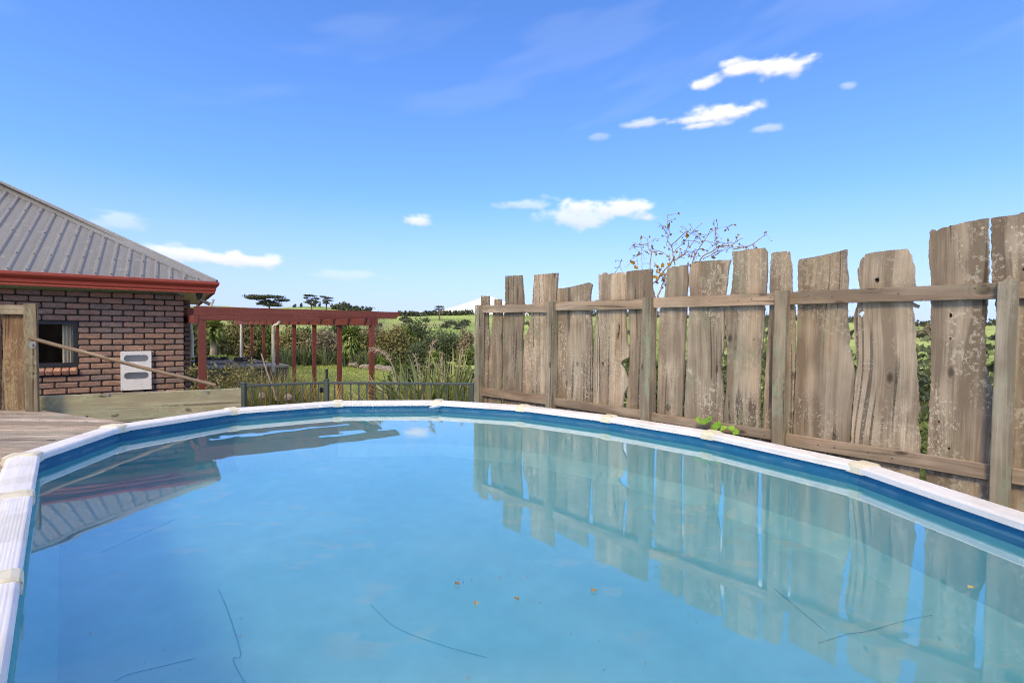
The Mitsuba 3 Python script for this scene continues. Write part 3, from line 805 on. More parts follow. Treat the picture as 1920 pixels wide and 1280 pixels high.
# ---------------------------------------------------------------- deck, edge board, plank screen, pole
ZD = .80
edge = [at_z(80, 769.5, ZD)[:2], at_z(232, 791, ZD)[:2]]
yb = edge[0][1]
deck_area = Polygon([(-9, yb), tuple(edge[0]), tuple(edge[1]), tuple(edge[1] + A(.6, -.2)), (-1, 3), (3.2, -.2), (3.2, -3.5), (-9, -3.5)]).difference(Polygon(outr).buffer(.004))
deck = thing('deck', 'silvery weathered timber deck beside the pool on the left', 'deck')
y = yb
k = 0
while y > -3.4:
    strip = sbox(-9, y - .137, 3.3, y).intersection(deck_area)
    for g in getattr(strip, 'geoms', [strip]):
        if g.geom_type == 'Polygon' and g.area > .01:
            slab(g, lambda a, b, k=k: A(a, b, ZD - .001 * (k * 7 % 3)), A(0, 0, -1), .032, seed=k * 7.0, uvrot=True).put('plank', 'deck_wood', deck)
    y -= .143
    k += 1
for xx in (-8.5, -6.5, -4.6):
    prism(rect(.09, .14), A(xx, yb - .05, ZD - .11), A(xx, -3.3, ZD - .11), seed=700).put('joist', 'rail_wood', deck)
    for yy in (yb - .3, 1.5, -2.5):
        prism(rect(.1, .1), A(xx + .1, yy, -.6), A(xx + .1, yy, ZD - .04), seed=707).put('pile', 'rail_wood', deck)

b0, b1 = at_y(60, 743.5, 5.24), at_y(452, 727.5, 6.08)
bd = unit(A(*(b1 - b0)[:2], 0))
bn = A(bd[1], -bd[0], 0)
eb = thing('edge_board', 'wide greenish treated board standing on edge between the deck and the brick house', 'board')
prism(rect(.045, .34, .004), b0 - A(0, 0, .17) - bd * .0, b1 - A(0, 0, .17), bn, seed=0.3 * 7, steps=4, wob=.004).put('timber', 'edge_board_wood', eb)
for x, y in ((204, 739), (389, 734)):
    c = on_plane(x, y, b0, bn) + bn * .023
    prism(ring(.018, 10), c - bn * .006, c + bn * .012, A(0, 0, 1)).put('bolt', 'steel', eb)
# boards beneath it hold it up
prism(rect(.09, .09), b1 - bd * .05 - bn * .07 + A(0, 0, -.05), b1 - bd * .05 - bn * .07 - A(0, 0, 1.6), bn, seed=21).put('stake', 'post_wood', eb)

scr = thing('plank_screen', 'lichen stained plank screen with post at the left edge of the deck', 'screen')
YS = 5.16
sp = at_y(64.5, 668, YS)
zt = at_y(64, 569, YS)[2]
prism(rect(.135, .028, .003), A(sp[0], YS - .03, ZD), A(sp[0], YS - .03, zt), A(1, 0, 0), seed=15 * 7.0, steps=5, wob=.006).put('post', 'screen_frame_wood', scr)
ra, rb_ = at_y(-420, 572, YS), at_y(52, 572.5, YS)
h = (at_y(20, 572, YS) - at_y(20, 589.5, YS))[2]
prism(rect(.05, h, .004), A(rb_[0] - 2.4, YS, rb_[2] - h / 2), A(sp[0] - .068, YS, rb_[2] - h / 2), A(0, 1, 0), seed=17 * 7.0, steps=6, wob=.006).put('rail', 'screen_frame_wood', scr)
pb = sp[0] - .0
xe = [at_y(x, 600, YS + .05)[0] for x in (58, 8.5, 2, -48)]
for k in range(9):
    if k == 0:
        xr, xl = xe[0], xe[1]
        out = [(xr, ZD + .005), (xr, zt - .03), (xl + .005, zt - .03), (xl, 1.5), (xl - .012, 1.2), (xl - .02, ZD + .005)]
    else:
        xr = xl - (.036 if k == 1 else R.uniform(.006, .03))
        w_ = .26 if k == 1 else R.uniform(.2, .28)
        xl = xr - w_
        out = [(xr - (.02 if k == 1 else 0), ZD + .005), (xr, 1.3), (xr, zt - .03), (xl, zt - .03), (xl, 1.3), (xl, ZD + .005)]
    pg = Polygon(rag(np.array(out), R, .002)).buffer(0)
    slab(pg, lambda a, b: A(a, YS + .028, b), A(0, 1, 0), .025, seed=(120 + k) * 7.0).put('plank', 'screen_wood', scr)
c = at_y(62, 646.5, YS - .046)
prism(ring(.038, 18), c + A(0, .0, 0), c - A(0, .006, 0), A(1, 0, 0)).put('washer', 'steel', scr, label='round steel washer on the screen post')
prism(ring(.018, 6), c - A(0, .006, 0), c - A(0, .022, 0), A(1, 0, 0)).put('bolt', 'steel', scr)

pl0, pl1 = at_y(54, 632.5, YS - .066), at_y(404, 722, 5.92)
P = np.array([pl0 + (pl1 - pl0) * t + A(0, 0, -.012) * math.sin(math.pi * t) + R.normal(size=3) * .001 for t in np.linspace(0, 1, 14)])
tube(P, np.linspace(.0195, .021, 14), 12, seed=33).put('timber_pole', 'pole_wood', smooth=True, label='round timber pole sloping from the screen post down to the greenish board', category='pole')

# ---------------------------------------------------------------- brick house
K = at_y(345, 640, 8.8) * A(1, 1, 0)
w, v = unit(A(.819, .574, 0)), unit(A(-.574, .819, 0))
house = thing('brick_house', 'brown brick house with grey metal hip roof and red gutter', 'house')
ZT = 2.285


def wp(s, z, o=0.0):
    """point on the front wall: s metres left of the corner, z up, o out of the wall"""
    return K - w * s - v * o + A(0, 0, z)


def wuv(x, y, o=0.0):
    P = on_plane(x, y, K - v * o, v)
    return -(P - K) @ w, P[2]


wx0 = wuv(145, 640)[0]
wz1, wz0 = wuv(145, 602)[1], wuv(140, 686.5)[1]
wx1 = wx0 + 1.15
front = Polygon([(0, -.3), (7, -.3), (7, ZT), (0, ZT)], [[(wx0, wz0), (wx1, wz0), (wx1, wz1), (wx0, wz1)]])
mb = slab(front, lambda a, b: wp(a, b, -.012), v, .1)
slab(Polygon([(-.075, -.3), (7, -.3), (7, ZT), (-.075, ZT)]), lambda a, b: K + v * (a + .1) - w * .012 + A(0, 0, b), -w, .1, mb=mb)
wall = mb.put('wall', 'mortar', house, label='dark mortar wall core behind the bricks')
cl, ml, jt = .1005, .292, .017
seed = 0
nz = int((ZT - .1) / cl) + 1
field = MB()
for r_ in range(nz):
    z1 = ZT - .004 - r_ * cl
    z0 = z1 - cl + jt
    off = 0 if r_ % 2 else ml / 2
    s = -(off)
    while s < 6.8:
        a, b = max(s, 0.0), s + ml - jt
        s += ml
        if b - a < .02:
            continue
        pieces = [(a, b)]
        if z0 < wz1 - .02 and z1 > wz0 - .14:
            pieces = [(lo, hi) for lo, hi in ((a, min(b, wx0 - .008)), (max(a, wx1 + .008), b)) if hi - lo > .03]
        for a, b in pieces:
            seed += 1
            zj, oj = R.normal() * .0012, R.normal() * .0016
            wd, ht = .05, z1 - z0
            stuff = a > 3.1 or z1 < .30
            m_ = prism(rect(wd, ht, .012), wp(a, (z0 + z1) / 2 + zj, -wd / 2 + oj), wp(b, (z0 + z1) / 2 + zj, -wd / 2 + oj), v, seed=0, bevel=.012, mb=field if stuff else None)
            if stuff:
                for q in field.uv[-20:]:
                    q[:] = (seed + .5, .5)
            else:
                m_.uv = [np.full_like(q, seed + .5) for q in m_.uv]
                m_.put('brick', 'brick', wall)
field.uv = [np.full_like(q, (k // 26) + .5) for k, q in enumerate(field.uv)]
field.put('brick_field', 'brick', wall, kind='stuff')
field = MB()
for r_ in range(nz):
    z1 = ZT - .004 - r_ * cl
    s = .0 if r_ % 2 else ml / 2
    s = s - ml + .09
    while s < 6:
        a, b = max(s, .095), s + ml - jt
        s += ml
        if b - a > .02:
            prism(rect(.05, cl - jt, .009), K + v * a - w * .025 + A(0, 0, z1 - (cl - jt) / 2), K + v * b - w * .025 + A(0, 0, z1 - (cl - jt) / 2), w, bevel=.009, mb=field)
field.uv = [np.full_like(q, (k // 26) + 1000.5) for k, q in enumerate(field.uv)]
field.put('side_bricks', 'brick', wall, kind='stuff')
kb = at_y(357.5, 640, 10.6) * A(1, 1, 0)
rec = MB()
for r_ in range(nz):
    z1 = ZT - .004 - r_ * cl
    s = -.02 if r_ % 2 else -.02 - ml / 2
    while s < 1.2:
        a, b = max(s, 0), s + ml - jt
        s += ml
        if b - a > .02:
            prism(rect(.05, cl - jt, .012), kb - w * a + A(0, 0, z1 - (cl - jt) / 2), kb - w * b + A(0, 0, z1 - (cl - jt) / 2), v, bevel=.01, mb=rec)
rec.uv = [np.full_like(q, (k // 26) + 3000.5) for k, q in enumerate(rec.uv)]
rec.put('set_back_bricks', 'brick', wall, kind='stuff')
slab(Polygon([(0.01, -.3), (1.3, -.3), (1.3, ZT), (0.01, ZT)]), lambda a, b: kb - w * a + v * .016 + A(0, 0, b), v, .1).put('set_back_wall', 'mortar', wall)
# window
win = MB()
fr = Polygon([(wx0, wz0), (wx1, wz0), (wx1, wz1), (wx0, wz1)], [[(wx0 + .055, wz0 + .06), (wx1 - .055, wz0 + .06), (wx1 - .055, wz1 - .055), (wx0 + .055, wz1 - .055)]])
slab(fr, lambda a, b: wp(a, b, -.03), v, .06, mb=win)
window = win.put('window', 'dark_frame', house, label='small dark framed window with a pale curtain inside')
MB().add([wp(wx0 + .05, wz0 + .05, -.06), wp(wx1 - .05, wz0 + .05, -.06), wp(wx1 - .05, wz1 - .05, -.06), wp(wx0 + .05, wz1 - .05, -.06)], [[0, 1, 2, 3]]).put('pane', 'pane_glass', window)
for k in range(12):
    s0_ = wx0 + k * .0985
    pr = [(-.045, -.03), (.045, -.03), (.045, .03), (-.045, .03)]
    m_ = prism(rect(.088, .085, .009), wp(s0_ + .047, wz0 - .045, -.05), wp(s0_ + .047, wz0 - .10, .055), w, bevel=.008)
    m_.uv = [np.full_like(q, 2000 + k + .5) for q in m_.uv]
    m_.put('sill_brick', 'sill_brick', window)
# the room behind the window
mb = MB()
for f_ in ([(wx0 - .6, wz0 - .8, -.11), (wx1 + .6, wz0 - .8, -.11), (wx1 + .6, wz0 - .8, -2.2), (wx0 - .6, wz0 - .8, -2.2)], [(wx0 - .6, wz1 + .3, -.11), (wx1 + .6, wz1 + .3, -.11), (wx1 + .6, wz1 + .3, -2.2), (wx0 - .6, wz1 + .3, -2.2)],
           [(wx0 - .6, wz0 - .8, -2.2), (wx1 + .6, wz0 - .8, -2.2), (wx1 + .6, wz1 + .3, -2.2), (wx0 - .6, wz1 + .3, -2.2)], [(wx0 - .6, wz0 - .8, -.11), (wx0 - .6, wz0 - .8, -2.2), (wx0 - .6, wz1 + .3, -2.2), (wx0 - .6, wz1 + .3, -.11)],
           [(wx1 + .6, wz0 - .8, -.11), (wx1 + .6, wz0 - .8, -2.2), (wx1 + .6, wz1 + .3, -2.2), (wx1 + .6, wz1 + .3, -.11)]):
    mb.add([wp(*p) for p in f_], [[0, 1, 2, 3]])
mb.put('room', 'room_dark', house)
mb = MB()
cs = np.linspace(0, .16, 25)
for a, b in zip(cs[:-1], cs[1:]):
    o = lambda t: -.17 + .018 * math.sin(t * 150)
    mb.add([wp(wx0 + .05 + a, wz0 + .02, o(a)), wp(wx0 + .05 + b, wz0 + .02, o(b)), wp(wx0 + .05 + b, wz1 - .03, o(b)), wp(wx0 + .05 + a, wz1 - .03, o(a))], [[0, 1, 2, 3]])
mb.put('curtain', 'curtain_cloth', smooth=False, label='pale curtain hanging inside the dark framed window', category='curtain')
# white cover with two slots
va, vb = wuv(226, 700, .05)[0], wuv(284, 700, .05)[0]
vz0, vz1 = wuv(240, 731.5, .05)[1], wuv(240, 658.5, .05)[1]


def stadium(x0, x1, zc, r):
    return LineString([(x0 + r, zc), (x1 - r, zc)]).buffer(r)


zs = [wuv(255, y, .05)[1] for y in (671.5, 704)]
pl = Polygon([(vb, vz0), (va, vz0), (va, vz1), (vb, vz1)]).buffer(-.006).buffer(.006)
xs0, xs1 = wuv(278.5, 690, .05)[0], wuv(232.5, 690, .05)[0]
cut = pl
for zc in zs:
    cut = cut.difference(stadium(xs0, xs1, zc, .058))
vent = slab(cut, lambda a, b: wp(a, b, .05), v, .003)
for (a0, a1, c0, c1) in ((vb, va, vz0, vz0 + .003), (vb, va, vz1 - .003, vz1), (vb, vb + .003, vz0, vz1), (va - .003, va, vz0, vz1)):
    slab(sbox(min(a0, a1), c0, max(a0, a1), c1).buffer(-.0005), lambda a, b: wp(a, b, .0465), v, .045, mb=vent)
ck = vent.put('vent_cover', 'white_paint', house, label='white metal cover with two rounded slots fixed to the brick wall')
slab(pl.buffer(-.01), lambda a, b: wp(a, b, .006), v, .004).put('backing', 'steel', ck)
c_ = wp(va - .02, vz0 + .025, .05)
prism(ring(.007, 8), c_, c_ - v * .004, w).put('screw', 'screw_metal', ck)

# eaves and roof
OV = .53
G = K + w * OV - v * OV
GT = 2.525
LG = 9.0
pitch = math.radians(30.0)
sl = math.tan(pitch)
gp = [(0, 0), (.052, 0), (.056, .012), (.050, .03), (.066, .052), (.070, .085), (.060, .10), (.064, .112), (.102, .135), (.118, .165), (.118, .205), (.108, .21), (.108, .175), (.09, .15), (.0, .15)]
gz = GT - .21
m45 = unit(w + v)
# front run: its section points towards -v
P0, P1 = G - w * LG + v * .118, G - w * 0.118 + v * .118
P0[2] = P1[2] = gz
gprof = gp
# the two runs meet in a mitre at the corner
prism(gprof, P0, P1, side=-v, cut1=unit(A(w[0] + v[0], w[1] + v[1], 0)), seed=3).put('gutter', 'gutter_red', house, label='red metal gutter along the front eave')
Q0, Q1 = P1.copy(), G - w * .118 + v * 8
Q1[2] = gz
prism([(a, b) for a, b in gp][::-1] if False else gp, Q0, Q1, side=w, cut0=unit(A(w[0] + v[0], w[1] + v[1], 0)), seed=4).put('gutter', 'gutter_red', house)
so = MB()
slab(Polygon([(-OV + .12, 0), (7, 0), (7, OV - .12), (-OV + .12, OV - .12)]), lambda a, b: K - w * a - v * b + A(0, 0, gz + .012), A(0, 0, 1), .01, mb=so)
slab(Polygon([(0.004, 0.002), (6, 0.002), (6, OV - .12), (0.004, OV - .12)]), lambda a, b: K + v * a + w * b + A(0, 0, gz + .012), A(0, 0, 1), .01, mb=so)
so.put('soffit', 'soffit', house)
# roof: the front slope in sheets of four ribs
R0 = G + v * .06 - w * .06 + A(0, 0, GT - .01 - G[2])
pit = .1985
KMAX = 5.2
nsh = 0


def rp(s, k, o=0.0):
    """point of the front slope: s to the left of the corner, k up the slope in plan, o above the sheet"""
    return R0 - w * s + v * k + A(0, 0, k * sl) + o * A(-v[0] * -math.sin(pitch), -v[1] * -math.sin(pitch), 0) * -1 + A(0, 0, o * math.cos(pitch))


x = .02
roof = None
mb = MB()
count = 0
screws = MB()
while x < 9.2:
    prof = [(0, 0), (.028, .024), (.052, .024), (.08, 0), (.139, .0025), (pit, 0)]
    for (xa, ha), (xb, hb) in zip(prof[:-1], prof[1:]):
        ka, kb = min(x + xa, KMAX), min(x + xb, KMAX)
        vs = [rp(x + xa, -.03, ha), rp(x + xb, -.03, hb), rp(x + xb, kb, hb), rp(x + xa, ka, ha)]
        mb.add(vs, [[0, 1, 2, 3]], [(x + xa, 0), (x + xb, 0), (x + xb, kb), (x + xa, ka)])
        mb.add([p - A(0, 0, .003) for p in vs], [[3, 2, 1, 0]], [(x + xa, 0), (x + xb, 0), (x + xb, kb), (x + xa, ka)])
    for kk in (.04, .55, 1.35, 2.2, 3.1, 4.0):
        if kk < x - .1 and x < 4.2:
            prism(ring(.011, 6), rp(x + .04, kk, .023), rp(x + .04, kk, .033), w, mb=screws)
    x += pit
    count += 1
    if count % 4 == 0 or x >= 9.2:
        if roof is None:
            roof = mb.put('roof', 'roof_metal', house, label='grey ribbed metal roof slope')
        else:
            mb.put('sheet', 'roof_metal', roof)
        mb = MB()
screws.put('screws', 'screw_metal', roof, kind='stuff')
mb = MB()
mb.add([R0 - A(0, 0, .03), R0 + v * 10, R0 + v * (10 - KMAX) - w * KMAX + A(0, 0, KMAX * sl), R0 - A(0, 0, .03) - w * KMAX + v * KMAX + A(0, 0, KMAX * sl)], [[0, 1, 2, 3]], [(0, 0), (10, 0), (5, 5), (5, 5)])
mb.add([R0 - w * KMAX + v * KMAX + A(0, 0, KMAX * sl), R0 - w * 10 + v * KMAX + A(0, 0, KMAX * sl), R0 - w * 10 + v * (KMAX * 2), R0 + v * 10 - w * 0], [[0, 1, 2, 3]])
mb.put('rear_slopes', 'roof_metal', roof)
hip_dir = -w + v + A(0, 0, sl)
h0, h1 = R0 + hip_dir * -.02, R0 + hip_dir * KMAX
cap = MB()
cw_ = .23
for sgn in (0, 1):
    # strip lying on the front slope (down along -v) and on the end slope (down along +w)
    dn = (-v * cw_ - A(0, 0, cw_ * sl)) if sgn == 0 else (w * cw_ - A(0, 0, cw_ * sl))
    lift = A(0, 0, .040)
    steps = 26
    ts = np.linspace(0, 1, steps + 1)
    for t0, t1 in zip(ts[:-1], ts[1:]):
        a, b = h0 + (h1 - h0) * t0 + lift, h0 + (h1 - h0) * t1 + lift
        f0, f1 = min(1, t0 * KMAX / cw_ + .02), min(1, t1 * KMAX / cw_ + .02)
        a2, b2 = a + dn * f0 - A(0, 0, .012), b + dn * f1 - A(0, 0, .012)
        cap.add([a, b, b2, a2], [[0, 1, 2, 3]], [(0, t0 * 7), (0, t1 * 7), (.2, t1 * 7), (.2, t0 * 7)])
        cap.add([a2, b2, b2 - A(0, 0, .02), a2 - A(0, 0, .02)], [[0, 1, 2, 3]], [(.2, t0 * 7), (.2, t1 * 7), (.22, t1 * 7), (.22, t0 * 7)])
tube([h0 + A(0, 0, .032), h0 + (h1 - h0) * .5 + A(0, 0, .032), h1 + A(0, 0, .032)], .028, 10, mb=cap)
cap.put('hip_cap', 'hip_metal', roof)
# rainwater outlet under the gutter corner and the pipe stub
oc = at_y(373.5, 552, 8.62)
tube([oc + A(0, 0, .02), oc - A(0, 0, .02), oc - A(0, 0, .09)], [.055, .05, .028], 10).put('outlet', 'black_metal', house)
tube([oc - A(0, 0, .07), at_y(384, 566, 8.7), at_y(396, 571.5, 8.8)], [.032, .03, .03], 10).put('pipe_stub', 'rail_wood', house)
tube([at_y(394, 576, 8.75), at_y(399, 566, 8.75), at_y(400.5, 561, 8.75)], [.02, .022, .02], 8).put('pipe_end', 'downpipe_cream', house, label='pale open pipe end above the pergola')

# ---------------------------------------------------------------- pergola
perg = thing('pergola', 'dark red painted timber pergola joined to the brick house', 'pergola')
Lp = at_y(379, 650, 8.3) * A(1, 1, 0)
Rp = at_y(697, 650, 10.0) * A(1, 1, 0)
g = unit(A(-.643, .766, 0))
e = unit(Rp - Lp)
zb0, zb1, zr0, zr1 = 1.775, 1.918, 1.92, 2.065
span = np.linalg.norm(Rp - Lp)
pp = .095
for k in range(8):
    c = Rp + g * 1.83 * k
    base = float(hfun(c[0], c[1])) if k < 3 else .2
    prism(rect(pp, pp, .004), c + A(0, 0, base - .1), c + A(0, 0, zr0 - .002 if k else zb1 + .001), e, seed=k * 1.7).put('post', 'painted_timber', perg)
prism(rect(.12, .12, .004), Lp + A(0, 0, -.4), Lp + A(0, 0, zr0 - .001), e, seed=33).put('post', 'painted_timber', perg)
for base, L, o in ((Rp, 13.6, .075), (Lp, 9.5, -.09)):
    prism(rect(.05, zb1 - zb0, .003), base + e * o - g * .07 + A(0, 0, (zb0 + zb1) / 2), base + e * o + g * L + A(0, 0, (zb0 + zb1) / 2), e, seed=41).put('beam', 'painted_timber', perg)
prism(rect(.05, zb1 - zb0, .003), Rp - e * .075 - g * .07 + A(0, 0, (zb0 + zb1) / 2), Rp - e * .075 + g * 13.6 + A(0, 0, (zb0 + zb1) / 2), e, seed=42).put('beam', 'painted_timber', perg)
prism(rect(.045, .085, .003), Lp - e * .02 - g * .05 + A(0, 0, zr0 - .046), Lp + e * 1.9 - g * .05 + A(0, 0, zr0 - .046), g, seed=47).put('fascia_board', 'painted_timber', perg)
tipc = at_y(753, 590, Rp[1] + .33)
over = (tipc - Rp) @ e
for k in range(14):
    o = g * (.92 * k - .03)
    a, b = Lp - e * .12 + o, Rp + e * over + o
    zc = (zr0 + zr1) / 2
    prism(rect(.048, zr1 - zr0, .003), A(a[0], a[1], zc), A(b[0], b[1], zc) - e * .07, g, seed=50 + k, cut1=unit(e * .78 - A(0, 0, .62))).put('rafter', 'painted_timber', perg)
# white downpipes on the pergola and the house side
for j, (pts, lab) in enumerate(((([(524, 596), (524, 603), (520, 608), (513, 612), (512, 625), (512, 697)]), 'white downpipe with offset bend on a red pergola post'), ([(452, 608), (452, 628), (452, 672)], 'straight white downpipe on the far row of pergola posts'),
                                ([(355, 604), (357, 612), (360, 635), (360, 670)], 'pale downpipe beside the house corner behind the pergola'))):
    Y_ = (13.9, 19.0, 13.0)[j]
    tube(smoothpts([at_y(x, y, Y_) for x, y in pts], 4) if j == 0 else [at_y(x, y, Y_) for x, y in pts], .042, 10).put('downpipe', 'downpipe_cream', smooth=True, label=lab, category='downpipe', group='downpipes by the pergola')
# patio under the pergola
patio = thing('patio', 'raised grey stone patio under the pergola', 'patio')
ZP = .47
pa = [at_z(x, y, ZP)[:2] for x, y in ((355, 691), (470, 693), (505, 691))]
e2 = e[:2]
g2 = g[:2]
c0 = pa[0] - e2 * 1.0
for a0 in np.arange(0, 3.4, .62):
    for b0_ in (0, .62):
        p2 = [c0 + e2 * (a0 + d0) + g2 * (b0_ + d1) for d0, d1 in ((0, 0), (.61, 0), (.61, .61), (0, .61))]
        slab(Polygon(p2), lambda a, b: A(a, b, ZP), A(0, 0, -1), .06, seed=a0).put('paver', 'patio_stone', patio)
for k in range(14):
    b0_ = 1.3 + k * .145
    p2 = [c0 + e2 * d0 + g2 * d1 for d0, d1 in ((.9, b0_), (3.3, b0_), (3.3, b0_ + .138), (.9, b0_ + .138))]
    slab(Polygon(p2), lambda a, b: A(a, b, ZP + .03), A(0, 0, -1), .03, seed=k * 7.0).put('board', 'patio_boards', patio)
base = Polygon([c0 + g2 * .03 + e2 * .02, c0 + e2 * 3.68 + g2 * .03, c0 + e2 * 3.68 + g2 * 5, c0 + g2 * 5])
slab(base, lambda a, b: A(a, b, ZP - .062), A(0, 0, -1), .7).put('plinth', 'patio_boards', patio)


def bench(px, py, Y, wd, ang, label):
    t = thing('bench', label, 'bench', 'black benches round the patio')
    c = at_y(px, py, Y)
    d, n_ = A(math.cos(ang), math.sin(ang), 0), A(-math.sin(ang), math.cos(ang), 0)
    zb = ZP - .02
    ht = c[2] - zb
    prism(rect(.34, ht * .55, .01), c - d * wd / 2 - A(0, 0, ht * .6), c + d * wd / 2 - A(0, 0, ht * .6), n_).put('seat', 'black_metal', t)
    for s_ in (-1, 1):
        prism(rect(.16, .38, .01), c + d * s_ * (wd / 2 - .06) + A(0, 0, zb - c[2]), c + d * s_ * (wd / 2 - .06), d).put('arm', 'black_metal', t)


bench(408, 668.5, 17.2, .56, .3, 'low black bench end on at the back of the patio')
bench(457, 669.5, 16.6, .42, 1.2, 'black bench on the patio by the far pergola posts')
bench(361, 669, 13.2, .4, .6, 'black bench hard against the house side')

# ---------------------------------------------------------------- pool safety fence
bal = thing('balustrade', 'low green aluminium pool safety fence with upright bars behind the pool', 'fence')
pA, pB, pC = at_y(456.5, 723, 6.50), at_y(612, 717.5, 6.95), at_y(884, 719.5, 6.98)
zr = (pA[2] + pB[2] + pC[2]) / 3
for a, b, nb in ((pA, pB, 10), (pB, pC, 18)):
    a, b = A(a[0], a[1], zr), A(b[0], b[1], zr)
    d = unit(b - a)
    prism(rect(.04, .034, .004), a, b, np.cross(d, A(0, 0, 1))).put('top_rail', 'fence_green', bal)
    prism(rect(.04, .034, .004), a - A(0, 0, 1.05), b - A(0, 0, 1.05), np.cross(d, A(0, 0, 1))).put('bottom_rail', 'fence_green', bal)
    for k in range(1, nb):
        c = a + (b - a) * k / nb
        prism(rect(.017, .017, .002), c - A(0, 0, 1.04), c - A(0, 0, .015), d).put('bar', 'fence_green', bal)
for c, extra in ((pA, .025), (pB, .035), (pC, .0)):
    prism(rect(.066, .066, .005), A(c[0], c[1], -.5), A(c[0], c[1], zr + extra), A(1, 0, 0)).put('post', 'fence_green', bal)
    prism(rect(.072, .072, .008), A(c[0], c[1], zr + extra), A(c[0], c[1], zr + extra + .018), A(1, 0, 0), bevel=.006).put('post_cap', 'fence_green', bal)
lc = at_y(610, 694, 6.98)
lt = prism(rect(.03, .03, .006), A(lc[0], lc[1] + .05, lc[2]), A(lc[0], lc[1] + .05, zr - .16), A(1, 0, 0)).put('latch', 'black_metal', bal, label='tall black gate latch on the corner post')
prism(rect(.04, .04, .01), A(lc[0], lc[1] + .05, lc[2] - .02), A(lc[0], lc[1] + .05, lc[2] + .015), A(1, 0, 0), bevel=.01).put('knob', 'black_metal', lt)
bc = at_y(604, 731, 6.98)
prism(rect(.06, .05, .008), bc - A(0, 0, .035), bc + A(0, 0, .035), A(1, 0, 0), bevel=.008).put('lock_box', 'black_metal', lt)

# ---------------------------------------------------------------- planting


def strap_plant(base, n, length, width, spread, rng, droop=1.0, mb=None, seg=6, lean=None, upright=.25):
    """arching strap leaves from a tuft"""
    mb = mb or MB()
    for _ in range(n):
        az = rng.uniform(0, 2 * np.pi)
        el = math.radians(90) - abs(rng.normal()) * spread - upright * rng.uniform()
        L = length * rng.uniform(.55, 1.1)
        h = A(math.cos(az), math.sin(az), 0)
        if lean is not None:
            h = unit(h + lean)
        p = np.asarray(base, float) + h * rng.uniform(0, .12) * length + A(rng.normal(), rng.normal(), 0) * .03 * length
        d = h * math.cos(el) + A(0, 0, math.sin(el))
        side = unit(np.cross(h, A(0, 0, 1)) + rng.normal(size=3) * .3)
        st = L / seg
        ws = width * rng.uniform(.7, 1.2)
        pl_, pr_ = [], []
        for k in range(seg + 1):
            wk = ws * (.55 + .45 * min(1, k / 1.5)) * max(.04, 1 - (k / seg) ** 2.2)
            pl_.append(p + side * wk / 2), pr_.append(p - side * wk / 2)
            p = p + d * st
            d = unit(d - A(0, 0, droop * st / L * (.35 + 1.4 * k / seg)))
        vv = np.empty((2 * seg + 2, 3))
        vv[0::2], vv[1::2] = pl_, pr_
        mb.add(vv, [[2 * k, 2 * k + 1, 2 * k + 3, 2 * k + 2] for k in range(seg)], np.broadcast_to(rng.uniform(size=2), (2 * seg + 2, 2)))
    return mb


def gz_(x, y):
    return float(hfun(x, y))


# big flax by the plank fence
fx = thing('flax_plant', 'large flax clump with strappy green leaves and dry flower stalks behind the pool safety fence', 'plant')
mb = MB()
rg = np.random.default_rng(5)
for px, Y, n, L in ((728, 8.3, 110, 1.35), (762, 8.0, 170, 1.5), (800, 8.1, 190, 1.55), (840, 8.3, 190, 1.6), (872, 8.1, 170, 1.5), (790, 8.7, 170, 1.65), (850, 8.8, 170, 1.7), (820, 7.8, 150, 1.4)):
    b = at_y(px, 700, Y)
    strap_plant(A(b[0], b[1], -.35), n, L, .09, .66, rg, 1.25, mb, 8)
mb.put('leaves', 'leaf_flax', fx, kind='stuff')
for pts, r0 in (([(735, 760), (745, 735), (738, 690), (722, 665), (708, 657), (696, 654)], .010), ([(800, 760), (800, 720), (803, 690), (808, 655), (815, 640)], .010), ([(828, 760), (828, 720), (828, 690), (829, 664)], .014),
                ([(855, 760), (858, 720), (861, 690), (868, 658)], .018), ([(783, 760), (786, 715), (783, 690), (778, 668)], .008), ([(690, 740), (682, 715), (673, 695), (668, 683)], .005), ([(830, 730), (838, 700), (843, 672)], .006)):
    P = smoothpts([at_y(x, y, 8.1 + .01 * k) for k, (x, y) in enumerate(pts)], 4)
    mb = tube(P, np.linspace(r0, r0 * .6, len(P)), 6)
    for q in P[len(P) // 2:]:
        if r0 > .007:
            for _ in range(3):
                d = unit(rg.normal(size=3) + A(0, 0, .6))
                tube([q, q + d * .03, q + d * rg.uniform(.05, .085)], [.006, .009, .003], 4, mb=mb)
    mb.put('flower_stalk', 'dry_stalk', fx)
# grass tussock and low shrub left
ts = thing('tussock', 'green and straw coloured grass tussock behind the corner of the pool safety fence', 'plant')
mb = MB()
for px, Y, n, L in ((500, 8.2, 320, 1.36), (525, 8.4, 340, 1.42), (548, 8.5, 240, 1.28), (472, 8.3, 200, 1.2)):
    b = at_y(px, 700, Y)
    strap_plant(A(b[0], b[1], -.3), n, L, .014, .36, rg, 1.6, mb, 6)
mb.put('blades', 'leaf_straw', ts, kind='stuff')
mb = MB()
for px, Y, n, L in ((485, 8.25, 280, 1.26), (512, 8.25, 360, 1.38), (538, 8.35, 340, 1.3)):
    b = at_y(px, 700, Y)
    strap_plant(A(b[0], b[1], -.3), n, L, .015, .36, rg, 1.5, mb, 6)
mb.put('green_blades', 'leaf_mid', ts, kind='stuff')
P = smoothpts([at_y(518, 750, 7.9), at_y(512, 728, 7.9), at_y(500, 695, 7.9), at_y(490, 663, 7.9)], 5)
tube(P, np.linspace(.014, .011, len(P)), 6).put('dry_stem', 'dry_stalk', ts, label='bare reddish stem leaning out of the tussock')
